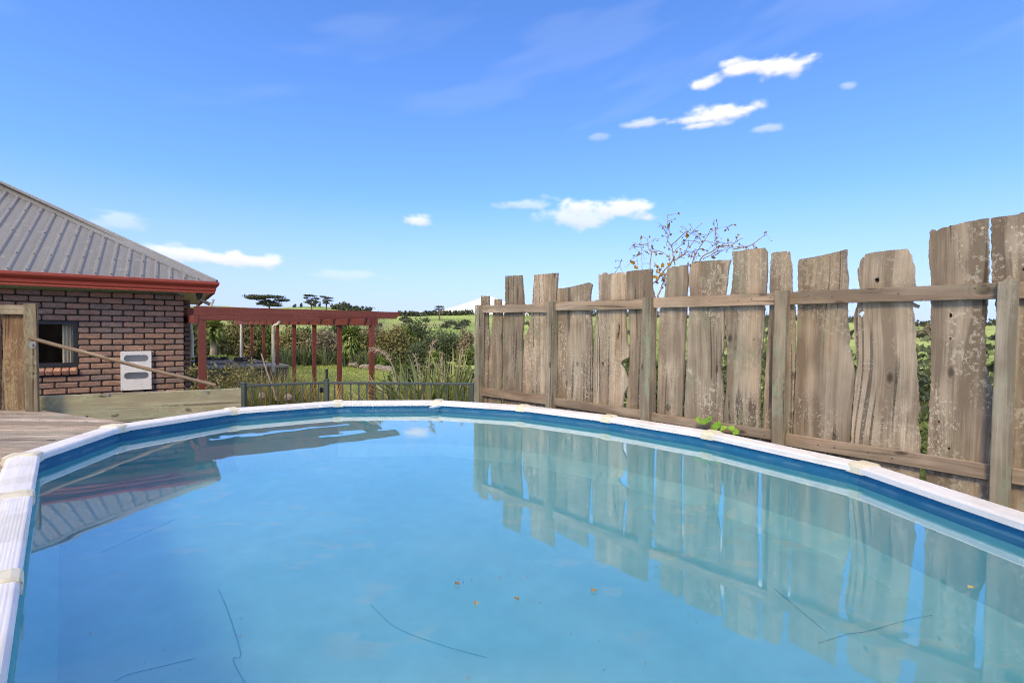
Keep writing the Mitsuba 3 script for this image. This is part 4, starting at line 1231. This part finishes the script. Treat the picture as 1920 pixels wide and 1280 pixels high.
for px, Y, L, nm, lab in ((600, 7.9, 1.35, 'tussock', 'small straw coloured tussock behind the black gate latch'), (640, 8.0, 1.3, 'tussock', 'small tussock right of the gate latch post')):
    t_ = thing(nm, lab, 'plant')
    b = at_y(px, 700, Y)
    strap_plant(A(b[0], b[1], -.3), 260, L, .012, .4, rg, 1.3, None, 5).put('blades', 'leaf_straw', t_, kind='stuff')
ls = thing('low_shrub', 'straggly low shrub below the patio beside the red pergola post', 'shrub')
mb = MB()
for px, Y, n in ((380, 8.6, 800), (402, 8.6, 1000), (425, 8.5, 1000), (448, 8.7, 1000), (468, 8.9, 900)):
    b = at_y(px, 712, Y)
    P, o = crown_pts((b[0], b[1], .56), (.28, .3, .46), n, rg, 14)
    leaves(P, .06, rg, .5, o, mb)
mb.put('foliage', 'leaf_olive', ls, kind='stuff')
mb = MB()
for _ in range(22):
    b = at_y(rg.uniform(385, 455), 735, rg.uniform(8.3, 8.8))
    tube([A(b[0], b[1], -.3), A(b[0] + rg.normal() * .1, b[1], .2), A(b[0] + rg.normal() * .2, b[1] + rg.normal() * .1, rg.uniform(.5, .95))], [.012, .008, .003], 4, mb=mb)
mb.put('stems', 'dry_stalk', ls, kind='stuff')

# rocks along the lawn's far edge and behind the safety fence


def rock(c, r, seed_, label):
    m = trimesh.creation.icosphere(3, 1.0)
    d = meshkit.fbm(m.vertices * 1.6 + seed_ * 3.3, 3, seed_)
    m.vertices *= (.7 + .6 * d)[:, None] * np.asarray(r)
    m.vertices += np.asarray(c)
    key = numbered('rock')
    scene[key] = mikit.ply(m, 'rock_mat', smooth=45)
    labels[key] = {'label': label, 'category': 'rock', 'group': 'rocks round the lawn'}


for k, (px, py, Y, rw, rh, lab) in enumerate(((612, 679, 24, .3, .34, 'upright pale rock at the far edge of the lawn between two pergola posts'), (662, 683, 22, .32, .14, 'low rock at the foot of the cabbage tree seen between pergola posts'), (674, 684, 21.5, .28, .16, 'rock just right of the cabbage tree foot'),
                                              (712, 690, 20.5, .3, .15, 'rock right of the front pergola post at the lawn edge'), (726, 693, 20, .26, .16, 'rock left of the flax at the lawn edge'), (686, 688, 21, .3, .13, 'rock behind the front pergola post, left side'),
                                              (491, 742, 7.9, .05, .06, 'pale rock below the tussock behind the safety fence'), (541, 745, 7.8, .07, .06, 'pale rock right of the tussock behind the safety fence bars'))):
    c = at_y(px, py, Y)
    rock((c[0], c[1], c[2]), (rw, rw * .7, rh), k + 2, lab)

# cabbage trees


def cabbage(px, ytop, ybase, Y, rad, label, heads=((0, 0),)):
    t = thing('cabbage_tree', label, 'tree', 'cabbage trees beyond the lawn')
    b = at_y(px, ybase, Y)
    hd = at_y(px, ytop, Y)
    b[2] = min(b[2], gz_(b[0], b[1]) + .0) if ybase > 675 else gz_(b[0], b[1])
    tube([b, (b + hd) / 2 + A(.05, 0, 0), hd], [.15, .12, .09], 9).put('trunk', 'pale_bark', t, smooth=True)
    mb = MB()
    for dx, dz in heads:
        c = hd + A(dx, 0, dz)
        for _ in range(380):
            d = unit(rg.normal(size=3) + A(0, 0, .28))
            L = rad * rg.uniform(.8, 1.15)
            side = unit(np.cross(d, A(.1, .2, 1)))
            pts, dd, p = [], d.copy(), c.copy()
            for k in range(5):
                pts.append(p.copy())
                p = p + dd * L / 4
                dd = unit(dd - A(0, 0, .16 + .1 * k))
            ws = [.035, .066, .066, .042, .005]
            vv = np.array([q_ + s_ * side * w_ * rad / .8 for q_, w_ in zip(pts, ws) for s_ in (1, -1)])
            mb.add(vv, [[2 * k, 2 * k + 1, 2 * k + 3, 2 * k + 2] for k in range(4)], np.broadcast_to(rg.uniform(size=2), (10, 2)))
    mb.put('crown', 'leaf_spike', t, kind='stuff')


cabbage(398, 619, 676, 20, .66, 'cabbage tree with a tan trunk seen past the first pergola post')
cabbage(657, 632, 684, 22, .66, 'cabbage tree with a pale trunk between the two nearest right pergola posts', ((0, 0), (.1, -.35)))
cabbage(766, 640, 690, 24, .62, 'cabbage tree right of the pergola beside the olive bush', ((0, 0), (-.25, .2)))
cabbage(812, 672, 700, 21, .42, 'young cabbage tree low down in front of the dark round tree')


def bush(px, y0, y1, wpx, Y, mat, label, name='bush', n=2600, leaf=.16, trunk=True, clumps=40, flat=0.0, cat=None, deep=.7, tight=.24):
    t = thing(name, label, cat or name.replace('_', ' '), 'trees and bushes beyond the lawn' if Y < 60 else None)
    top, bot = at_y(px, y0, Y), at_y(px, y1, Y)
    bot[2] = min(bot[2], top[2] - .3)
    r = (wpx / 2 * Y / F, wpx / 2 * Y / F * deep, (top[2] - bot[2]) / 2)
    c = (top + bot) / 2
    s_ = sum(ord(ch) for ch in label)
    rr_ = np.random.default_rng(s_)
    g0 = gz_(c[0], c[1])
    if trunk:
        mb = MB()
        tube([A(c[0], c[1], g0 - .2), A(c[0] + .1, c[1], (g0 + c[2]) / 2), c + A(0, 0, r[2] * .4)], [max(.05, r[0] * .07), max(.04, r[0] * .05), .02], 7, mb=mb)
        for _ in range(6):
            d = unit(rr_.normal(size=3) * A(1, 1, .3) + A(0, 0, .5))
            st_ = A(c[0] + .05, c[1], (g0 * .45 + c[2] * .55))
            tube([st_, st_ + d * np.array(r) * .5, st_ + d * np.array(r) * .95], [r[0] * .035, r[0] * .02, .01], 5, mb=mb)
        mb.put('trunk', 'bark', t)
    P, o = crown_pts(c, np.array(r) * .86, n, rr_, clumps, flat, tight)
    leaves(P, leaf, rr_, .5, o).put('crown', mat, t, kind='stuff')


BU = [(372, 590, 690, 50, 23, 'leaf_dark', 'dark bush close to the house corner behind the pergola'), (388, 625, 690, 26, 21, 'leaf_dark', 'dark spiky shrub under the first cabbage tree'),
      (440, 600, 690, 80, 25, 'leaf_olive', 'wide olive brown bush beyond the patio'), (472, 598, 690, 46, 30, 'leaf_dark', 'dark tree behind the far row of pergola posts'),
      (497, 606, 690, 62, 26, 'leaf_mid', 'green bush behind the white downpipe'), (548, 612, 690, 56, 25, 'leaf_olive', 'rounded olive bush left of the middle pergola posts'),
      (574, 614, 690, 40, 29, 'leaf_dark', 'dark thicket between the middle pergola posts'), (606, 622, 690, 66, 24.5, 'leaf_brown', 'greyish brown bush between pergola posts behind the upright rock'),
      (640, 600, 680, 60, 34, 'leaf_dark', 'dark tree behind the brown bush under the pergola beam'), (685, 622, 695, 48, 24.5, 'leaf_olive', 'olive bush just left of the front pergola post'),
      (705, 600, 690, 70, 32, 'leaf_brown', 'brownish tree right behind the front pergola post'), (737, 614, 698, 60, 23, 'leaf_olive', 'bronze olive bush right of the pergola'),
      (770, 603, 690, 86, 38, 'leaf_dark', 'dark spreading tree right of the pergola'), (838, 618, 712, 84, 33, 'leaf_dark', 'round dark tree left of the plank fence end'),
      (790, 655, 705, 60, 22, 'leaf_dark', 'low dark bush in front of the dark spreading tree'), (830, 684, 760, 130, 11.5, 'leaf_dark', 'low wide dark bush just behind the flax clump'), (762, 690, 750, 60, 13, 'leaf_mid', 'low green bush at the left edge of the flax clump'), (874, 622, 700, 30, 30, 'leaf_brown', 'pale feathery tree beside the plank fence end post'), (880, 652, 720, 40, 24, 'leaf_mid', 'olive green bush against the plank fence end post'),
      (530, 660, 690, 40, 23.5, 'leaf_mid', 'low green bush at the lawn edge by the middle posts'), (590, 664, 690, 26, 23, 'leaf_bright', 'bright yellow green bush at the lawn edge'),
      (405, 668, 690, 60, 19, 'leaf_bright', 'yellow green bushes beyond the patio bench'), (712, 672, 700, 26, 21, 'leaf_bright', 'small bright bush right of the front pergola post')]
for px, y0, y1, wpx, Y, mat, lab in BU:
    bush(px, y0, y1, wpx, Y, mat, lab, 'tree' if 'tree' in lab.split(' under ')[0].split(' in front')[0] else 'bush', n=int(2600 + wpx * 70), leaf=.10 + Y * .0024, clumps=int(26 + wpx * .5))
# spiky dark flax row at the lawn edge
mb = MB()
for _ in range(46):
    px = rg.uniform(505, 740)
    Y = 22.6 + rg.normal() * .5 - max(0, (px - 640)) * .02
    b = at_y(px, 690, Y)
    strap_plant(A(b[0], b[1], gz_(b[0], b[1])), 16, rg.uniform(.7, 1.25), .07, .35, rg, .7, mb, 4)
mb.put('flax_border', 'leaf_dark', kind='stuff', label='row of dark flax and low leaves along the far edge of the lawn')
# hill trees


def pad_tree(name, label, Y, pads, trunk, leaf, dens):
    """a far tree of separate foliage pads on visible limbs"""
    t = thing(name, label, 'tree')
    rk = np.random.default_rng(len(label))
    mb, tm = MB(), MB()
    g0 = at_y(trunk[0], 600, Y)
    root = A(g0[0], g0[1], gz_(g0[0], g0[1]) - .3)
    fork = at_y(trunk[0], trunk[1], Y)
    tube([root, (root + fork) / 2, fork], [.0016 * Y + .12, .0013 * Y + .1, .001 * Y + .08], 7, mb=tm)
    for x, y, a, b in pads:
        c = at_y(x, y, Y) + A(0, rk.normal() * a * Y / F * .5, 0)
        P, o = crown_pts(c, (a * Y / F, a * Y / F, b * Y / F), int(dens * a), rk, int(8 + a), .35, .22, .2)
        leaves(P, leaf, rk, .6, o, mb)
        tube([fork, (fork + c) / 2 + A(0, 0, .1), c], [.0008 * Y + .05, .0006 * Y + .04, .02], 5, mb=tm)
    tm.put('trunk', 'bark', t)
    mb.put('crown', 'leaf_far', t, kind='stuff')


pad_tree('umbrella_tree', 'flat topped umbrella shaped tree on the skyline above the pergola', 118, [(497, 557.5, 24, 4), (478, 560, 14, 3.4), (519, 558, 12, 4), (528, 563, 12, 3.6), (503, 566, 11, 4), (516, 571, 9, 4), (492, 570, 8, 3.5), (508, 573, 12, 3), (470, 558, 7, 2.2)], (505, 574), .42, 90)
pad_tree('crest_tree', 'taller left tree of the pair on the hill crest above the pergola', 230, [(581, 555, 8, 2.6), (574, 559, 5, 2), (591, 560, 6, 2.4), (583, 564, 8, 2.4), (575, 567, 5, 2), (594, 567, 5, 2.2), (587, 570, 7, 2.4)], (584, 573), .75, 70)
pad_tree('crest_tree', 'smaller right tree of the pair on the hill crest above the pergola', 230, [(613, 559, 7, 3), (605, 556.5, 4.5, 1.6), (617, 564, 5, 2.4), (609, 565, 5, 2), (613, 569, 6, 2)], (612, 572), .75, 70)
pad_tree('crest_tree', 'lone round tree on the skyline left of the snowy mountain', 330, [(824, 576, 7, 3), (820, 580, 4, 2), (829, 580, 4, 2)], (824, 584), .9, 60)
bush(1752, 600, 640, 46, 120, 'leaf_brown', 'bare brown tree seen through the widest gap of the plank fence', 'hill_tree', 1500, .8, True, 24, 0, 'tree')
mb = MB()
rw = np.random.default_rng(77)


def far_clump(px, py, Y, wpx, hpx, n):
    c = at_y(px, py, Y)
    c[2] = gz_(c[0], c[1]) + hpx / 2 * Y / F * .8
    P, o = crown_pts(c, (wpx / 2 * Y / F, wpx / 2 * Y / F * .6, hpx / 2 * Y / F), n, rw, 16)
    leaves(P, .0042 * Y + .2, rw, .7, o, mb)


for px in np.arange(385, 445, 9):
    far_clump(px, 575, 260, 18, 16 + 6 * rw.uniform(), 260)
for px in np.arange(630, 694, 7):
    far_clump(px, 580, 370, 14, 10 + 6 * rw.uniform(), 200)
for px in np.arange(745, 885, 6):
    far_clump(px, 590, 385, 12, 7 + 5 * rw.uniform(), 150)
for px in np.arange(1000, 1930, 11):
    far_clump(px, 600, 380, 20, 9 + 6 * rw.uniform(), 130)
for px in (868, 874, 880, 552, 565, 590, 600, 622):
    far_clump(px, 585, 395, 4, 7, 60)
for px, Y, wv, hv in ((765, 250, 14, 8), (800, 300, 14, 7), (835, 210, 16, 9), (862, 190, 22, 12), (845, 250, 20, 8), (872, 230, 22, 11), (700, 220, 30, 16), (760, 330, 20, 9)):
    far_clump(px, 620, Y, wv, hv, 260)
for _ in range(70):
    px = rw.uniform(950, 1950)
    far_clump(px, 640, rw.uniform(90, 330), rw.uniform(14, 30), rw.uniform(8, 16), 170)
mb.put('woodland', 'leaf_far', kind='stuff', label='scattered far trees and bush on the pasture hills')
# shrubs close behind the plank fence, seen through its gaps
mb = MB()
for _ in range(46):
    s_ = rw.uniform(-3.4, 4.6)
    d_ = rw.uniform(7.5, 16)
    c = FN * d_ + FU * (s_ * d_ / 4.5)
    gz0 = gz_(c[0], c[1])
    h_ = rw.uniform(.7, 1.5)
    P, o = crown_pts((c[0], c[1], gz0 + h_ * .8), (h_ * .8, h_ * .7, h_), 520, rw, 16)
    leaves(P, .11, rw, .5, o, mb)
mb.put('undergrowth', 'leaf_mid', kind='stuff', label='green undergrowth close behind the plank fence seen through its gaps')
mb = MB()
for _ in range(54):
    d_ = rw.uniform(9, 24)
    c = FN * d_ + FU * (rw.uniform(-3.2, 4.6) * d_ / 4.5)
    gz0 = gz_(c[0], c[1])
    top = 1.75 - rw.uniform(25, 75) * c[1] / 900
    h_ = max(.5, (top - gz0) / 2)
    P, o = crown_pts((c[0], c[1], gz0 + h_), (h_ * .9, h_ * .8, h_), 620, rw, 18)
    leaves(P, .13 + .004 * d_, rw, .5, o, mb)
mb.put('thicket', 'leaf_dark', kind='stuff', label='dark thicket of shrubs further behind the plank fence')

# ---------------------------------------------------------------- autumn tree behind the fence
at_ = thing('autumn_tree', 'nearly bare young tree with a few orange leaves rising behind the plank fence', 'tree')
YT = 6.6
zz = lambda x, y, d=0.0: at_y(1140 + x / 6, 390 + y / 6, YT + d)
tubes = MB()
tb = zz(530, 1400)
tube(smoothpts([A(tb[0] - .05, YT, -.9), A(tb[0] - .02, YT, .3), zz(520, 1500), zz(540, 1150), zz(560, 1000)], 4), np.linspace(.035, .016, 17), 7).put('trunk', 'twig_bark', at_, smooth=True)
BR = [([(560, 1000), (600, 900), (640, 780), (680, 690)], .011), ([(530, 1120), (500, 880), (580, 780), (700, 620), (780, 570), (860, 520), (905, 480)], .011), ([(756, 640), (740, 580), (722, 450), (690, 400), (668, 350), (690, 285), (672, 180), (672, 60)], .008),
      ([(470, 1000), (470, 680), (487, 500), (460, 450), (445, 355)], .008), ([(900, 900), (950, 610), (1010, 480), (1080, 370), (1180, 250)], .008), ([(940, 900), (1040, 580), (1180, 490), (1240, 440), (1400, 410), (1520, 325)], .009), ([(1240, 440), (1380, 440), (1560, 432)], .005),
      ([(1400, 470), (1590, 422), (1700, 350), (1795, 290)], .007), ([(715, 415), (800, 340), (870, 270), (912, 265)], .006), ([(735, 510), (800, 430), (930, 290), (965, 258)], .005), ([(930, 430), (980, 350), (1045, 345)], .004), ([(450, 400), (340, 420), (240, 470)], .004), ([(665, 295), (600, 200), (555, 160)], .004),
      ([(1080, 370), (1130, 380), (1220, 392), (1320, 395)], .004), ([(1190, 250), (1260, 225), (1400, 190)], .003), ([(860, 520), (900, 430), (910, 350)], .004), ([(487, 500), (540, 470), (620, 500)], .003), ([(620, 850), (640, 800), (610, 800)], .004), ([(1060, 580), (1180, 510), (1300, 470), (1390, 450)], .005),
      ([(1200, 380), (1205, 300), (1195, 250)], .003), ([(385, 690), (380, 560), (370, 470)], .003), ([(340, 700), (330, 560), (345, 470)], .003), ([(540, 340), (500, 365), (450, 400)], .003), ([(880, 480), (950, 500), (1000, 470)], .003), ([(70, 672), (130, 660), (148, 590)], .004)]
lv_or, lv_dk = [], []
for k, (pts, r0) in enumerate(BR):
    dd = np.random.default_rng(k).normal() * .25
    P = smoothpts([zz(x, y, dd * i / max(1, len(pts) - 1) * (0 if i == 0 else 1)) for i, (x, y) in enumerate(pts)], 4)
    P = P + np.random.default_rng(k + 50).normal(size=P.shape) * .004
    tube(P, np.linspace(r0 * 1.15, r0 * .5, len(P)), 5, mb=tubes)
    rk = np.random.default_rng(k + 90)
    for _ in range(len(P) // 2):
        q = P[rk.integers(len(P) // 3, len(P))]
        d = unit(rk.normal(size=3)) * rk.uniform(.05, .16)
        tube([q, q + d * .6 + A(0, 0, .01), q + d], [.004, .003, .002], 4, mb=tubes)
        lv_dk.append(q + d + rk.normal(size=3) * .008)
        if rk.uniform() < .5:
            lv_dk.append(q + d * .7 + rk.normal(size=3) * .012)
tubes.put('branches', 'twig_bark', at_)
for x, y, n in ((680, 550, 4), (672, 600, 3), (562, 675, 4), (575, 755, 5), (545, 790, 6), (600, 735, 3), (560, 720, 4), (925, 540, 4), (985, 530, 3), (910, 640, 4), (320, 660, 3), (290, 640, 2), (690, 640, 3), (620, 650, 3), (850, 390, 3), (895, 315, 3), (620, 810, 3), (520, 640, 2), (540, 830, 3)):
    for _ in range(n):
        lv_or.append(zz(x + rg.normal() * 12, y + rg.normal() * 14, rg.normal() * .05))
leaves(lv_or, .06, rg, .75).put('orange_leaves', 'leaf_orange', at_, kind='stuff')
leaves(lv_dk, .045, rg, .7).put('dry_leaves', 'leaf_dry', at_, kind='stuff')

# vine sprig over the coping
vn = thing('vine', 'bright green vine sprig creeping over the coping at the foot of the plank fence', 'plant')
DV = D0 - .13
vp = lambda x, y, o=0.0: on_plane(x, y, FN * (DV - o) + A(0, 0, 1), FN)
P = smoothpts([vp(1370, 830, -.05), vp(1376, 806), vp(1358, 800, .01), vp(1340, 797, .02), vp(1322, 792), vp(1312, 790)], 5)
tube(P, np.linspace(.004, .002, len(P)), 6).put('stem', 'leaf_vine', vn, smooth=True)
for k, (x, y, s_, o) in enumerate(((1317, 792, .085, .02), (1327, 790, .07, .035), (1310, 787, .05, .01), (1340, 800, .05, .03), (1347, 796, .06, .01), (1358, 803, .06, .04), (1371, 803, .055, .03), (1380, 809, .055, .02), (1352, 808, .045, .05), (1332, 783, .045, .0))):
    rk = np.random.default_rng(k + 11)
    c = vp(x, y, o)
    nrm = unit(-FN * .8 + A(0, 0, .7) + rk.normal(size=3) * .35)
    ax = unit(np.cross(nrm, rk.normal(size=3)))
    ay = np.cross(nrm, ax)
    th_ = np.linspace(0, 2 * np.pi, 21)[:-1]
    rad = s_ * .55 * (1 - .35 * np.cos(th_) * 0 + .14 * np.cos(5 * th_) + .12 * np.cos(th_))
    edge_ = [c + ax * r_ * math.cos(a) + ay * r_ * math.sin(a) + nrm * (.18 * s_ * abs(math.sin(a)) - .1 * s_ * math.cos(a) ** 2) for r_, a in zip(rad, th_)]
    MB().add([c] + edge_, [[0, 1 + i, 1 + (i + 1) % 20] for i in range(20)], np.full((21, 2), .1 + .07 * k)).put('leaf', 'leaf_vine', vn)

# grass blades over the nearer lawn
rb2 = np.random.default_rng(9)
n = 60000
t = rb2.uniform(size=n)
Yb = 9.2 + 14.5 * t ** 1.4
Xb = rb2.uniform(-.52, -.16, n) * Yb
Zb = hfun(Xb, Yb)
b = np.stack([Xb, Yb, Zb - .01], -1)
hh = rb2.uniform(.03, .06, (n, 1)) * (1 + Yb[:, None] * .02)
ln = rb2.normal(size=(n, 3)) * .35
ln[:, 2] = 1
sd_ = rb2.normal(size=(n, 3)) * A(1, 1, 0)
sd_ = unit_rows(sd_) * .004 * (1 + Yb[:, None] * .05)
vv = np.stack([b - sd_, b + sd_, b + ln * hh], 1).reshape(-1, 3)
MB().add(vv, np.arange(3 * n).reshape(-1, 3), np.repeat(rb2.uniform(size=(n, 2)), 3, 0)).put('grass', 'blade_green', kind='stuff', label='short mown grass blades of the lawn')


# cows far off on the right-hand pasture
def cow(px, Y, ang, label):
    t = thing('cow', label, 'cow', 'cows grazing on the far pasture')
    c = at_y(px, 640, Y)
    g0 = gz_(c[0], c[1])
    d, s_ = A(math.cos(ang), math.sin(ang), 0), A(-math.sin(ang), math.cos(ang), 0)
    o = A(c[0], c[1], g0)
    mb = MB()
    tube([o + d * -.85 + A(0, 0, 1.15), o + d * -.6 + A(0, 0, 1.05), o + A(0, 0, .98), o + d * .5 + A(0, 0, 1.02), o + d * .8 + A(0, 0, 1.1), o + d * 1.1 + A(0, 0, .8), o + d * 1.3 + A(0, 0, .45), o + d * 1.45 + A(0, 0, .2)], [.12, .34, .40, .38, .28, .18, .14, .09], 9, mb=mb)
    for a, h_ in ((-.65, .95), (.55, .9)):
        for q_ in (-.2, .2):
            tube([o + d * a + s_ * q_ + A(0, 0, h_), o + d * (a - .05) + s_ * q_ + A(0, 0, .5), o + d * a + s_ * q_], [.15, .08, .06], 6, mb=mb)
    tube([o + d * -.88 + A(0, 0, 1.2), o + d * -1.0 + A(0, 0, .8), o + d * -1.0 + A(0, 0, .4)], [.03, .02, .04], 5, mb=mb)
    mb.put('body', 'cow_hide', t)


cow(1722, 190, .2, 'dark grazing cow, leftmost in the widest gap of the fence')
cow(1731, 205, 2.6, 'dark grazing cow to the right in the widest gap of the fence')
cow(1862, 180, .4, 'dark grazing cow seen left of the nearest fence post')
# post and wire farm fence beyond
ff = thing('farm_fence', 'post and wire farm fence seen through the widest gap of the plank fence', 'fence')
pts = [at_y(px, 700, 24) for px in np.linspace(1500, 2000, 8)]
for p in pts:
    g0 = gz_(p[0], p[1])
    tube([A(p[0], p[1], g0 - .2), A(p[0], p[1], g0 + 1.15)], .06, 7).put('post', 'pale_bark', ff)
for hz in (.45, .75, 1.05):
    tube([A(p[0], p[1], gz_(p[0], p[1]) + hz) for p in pts], .006, 4).put('wire', 'steel', ff)
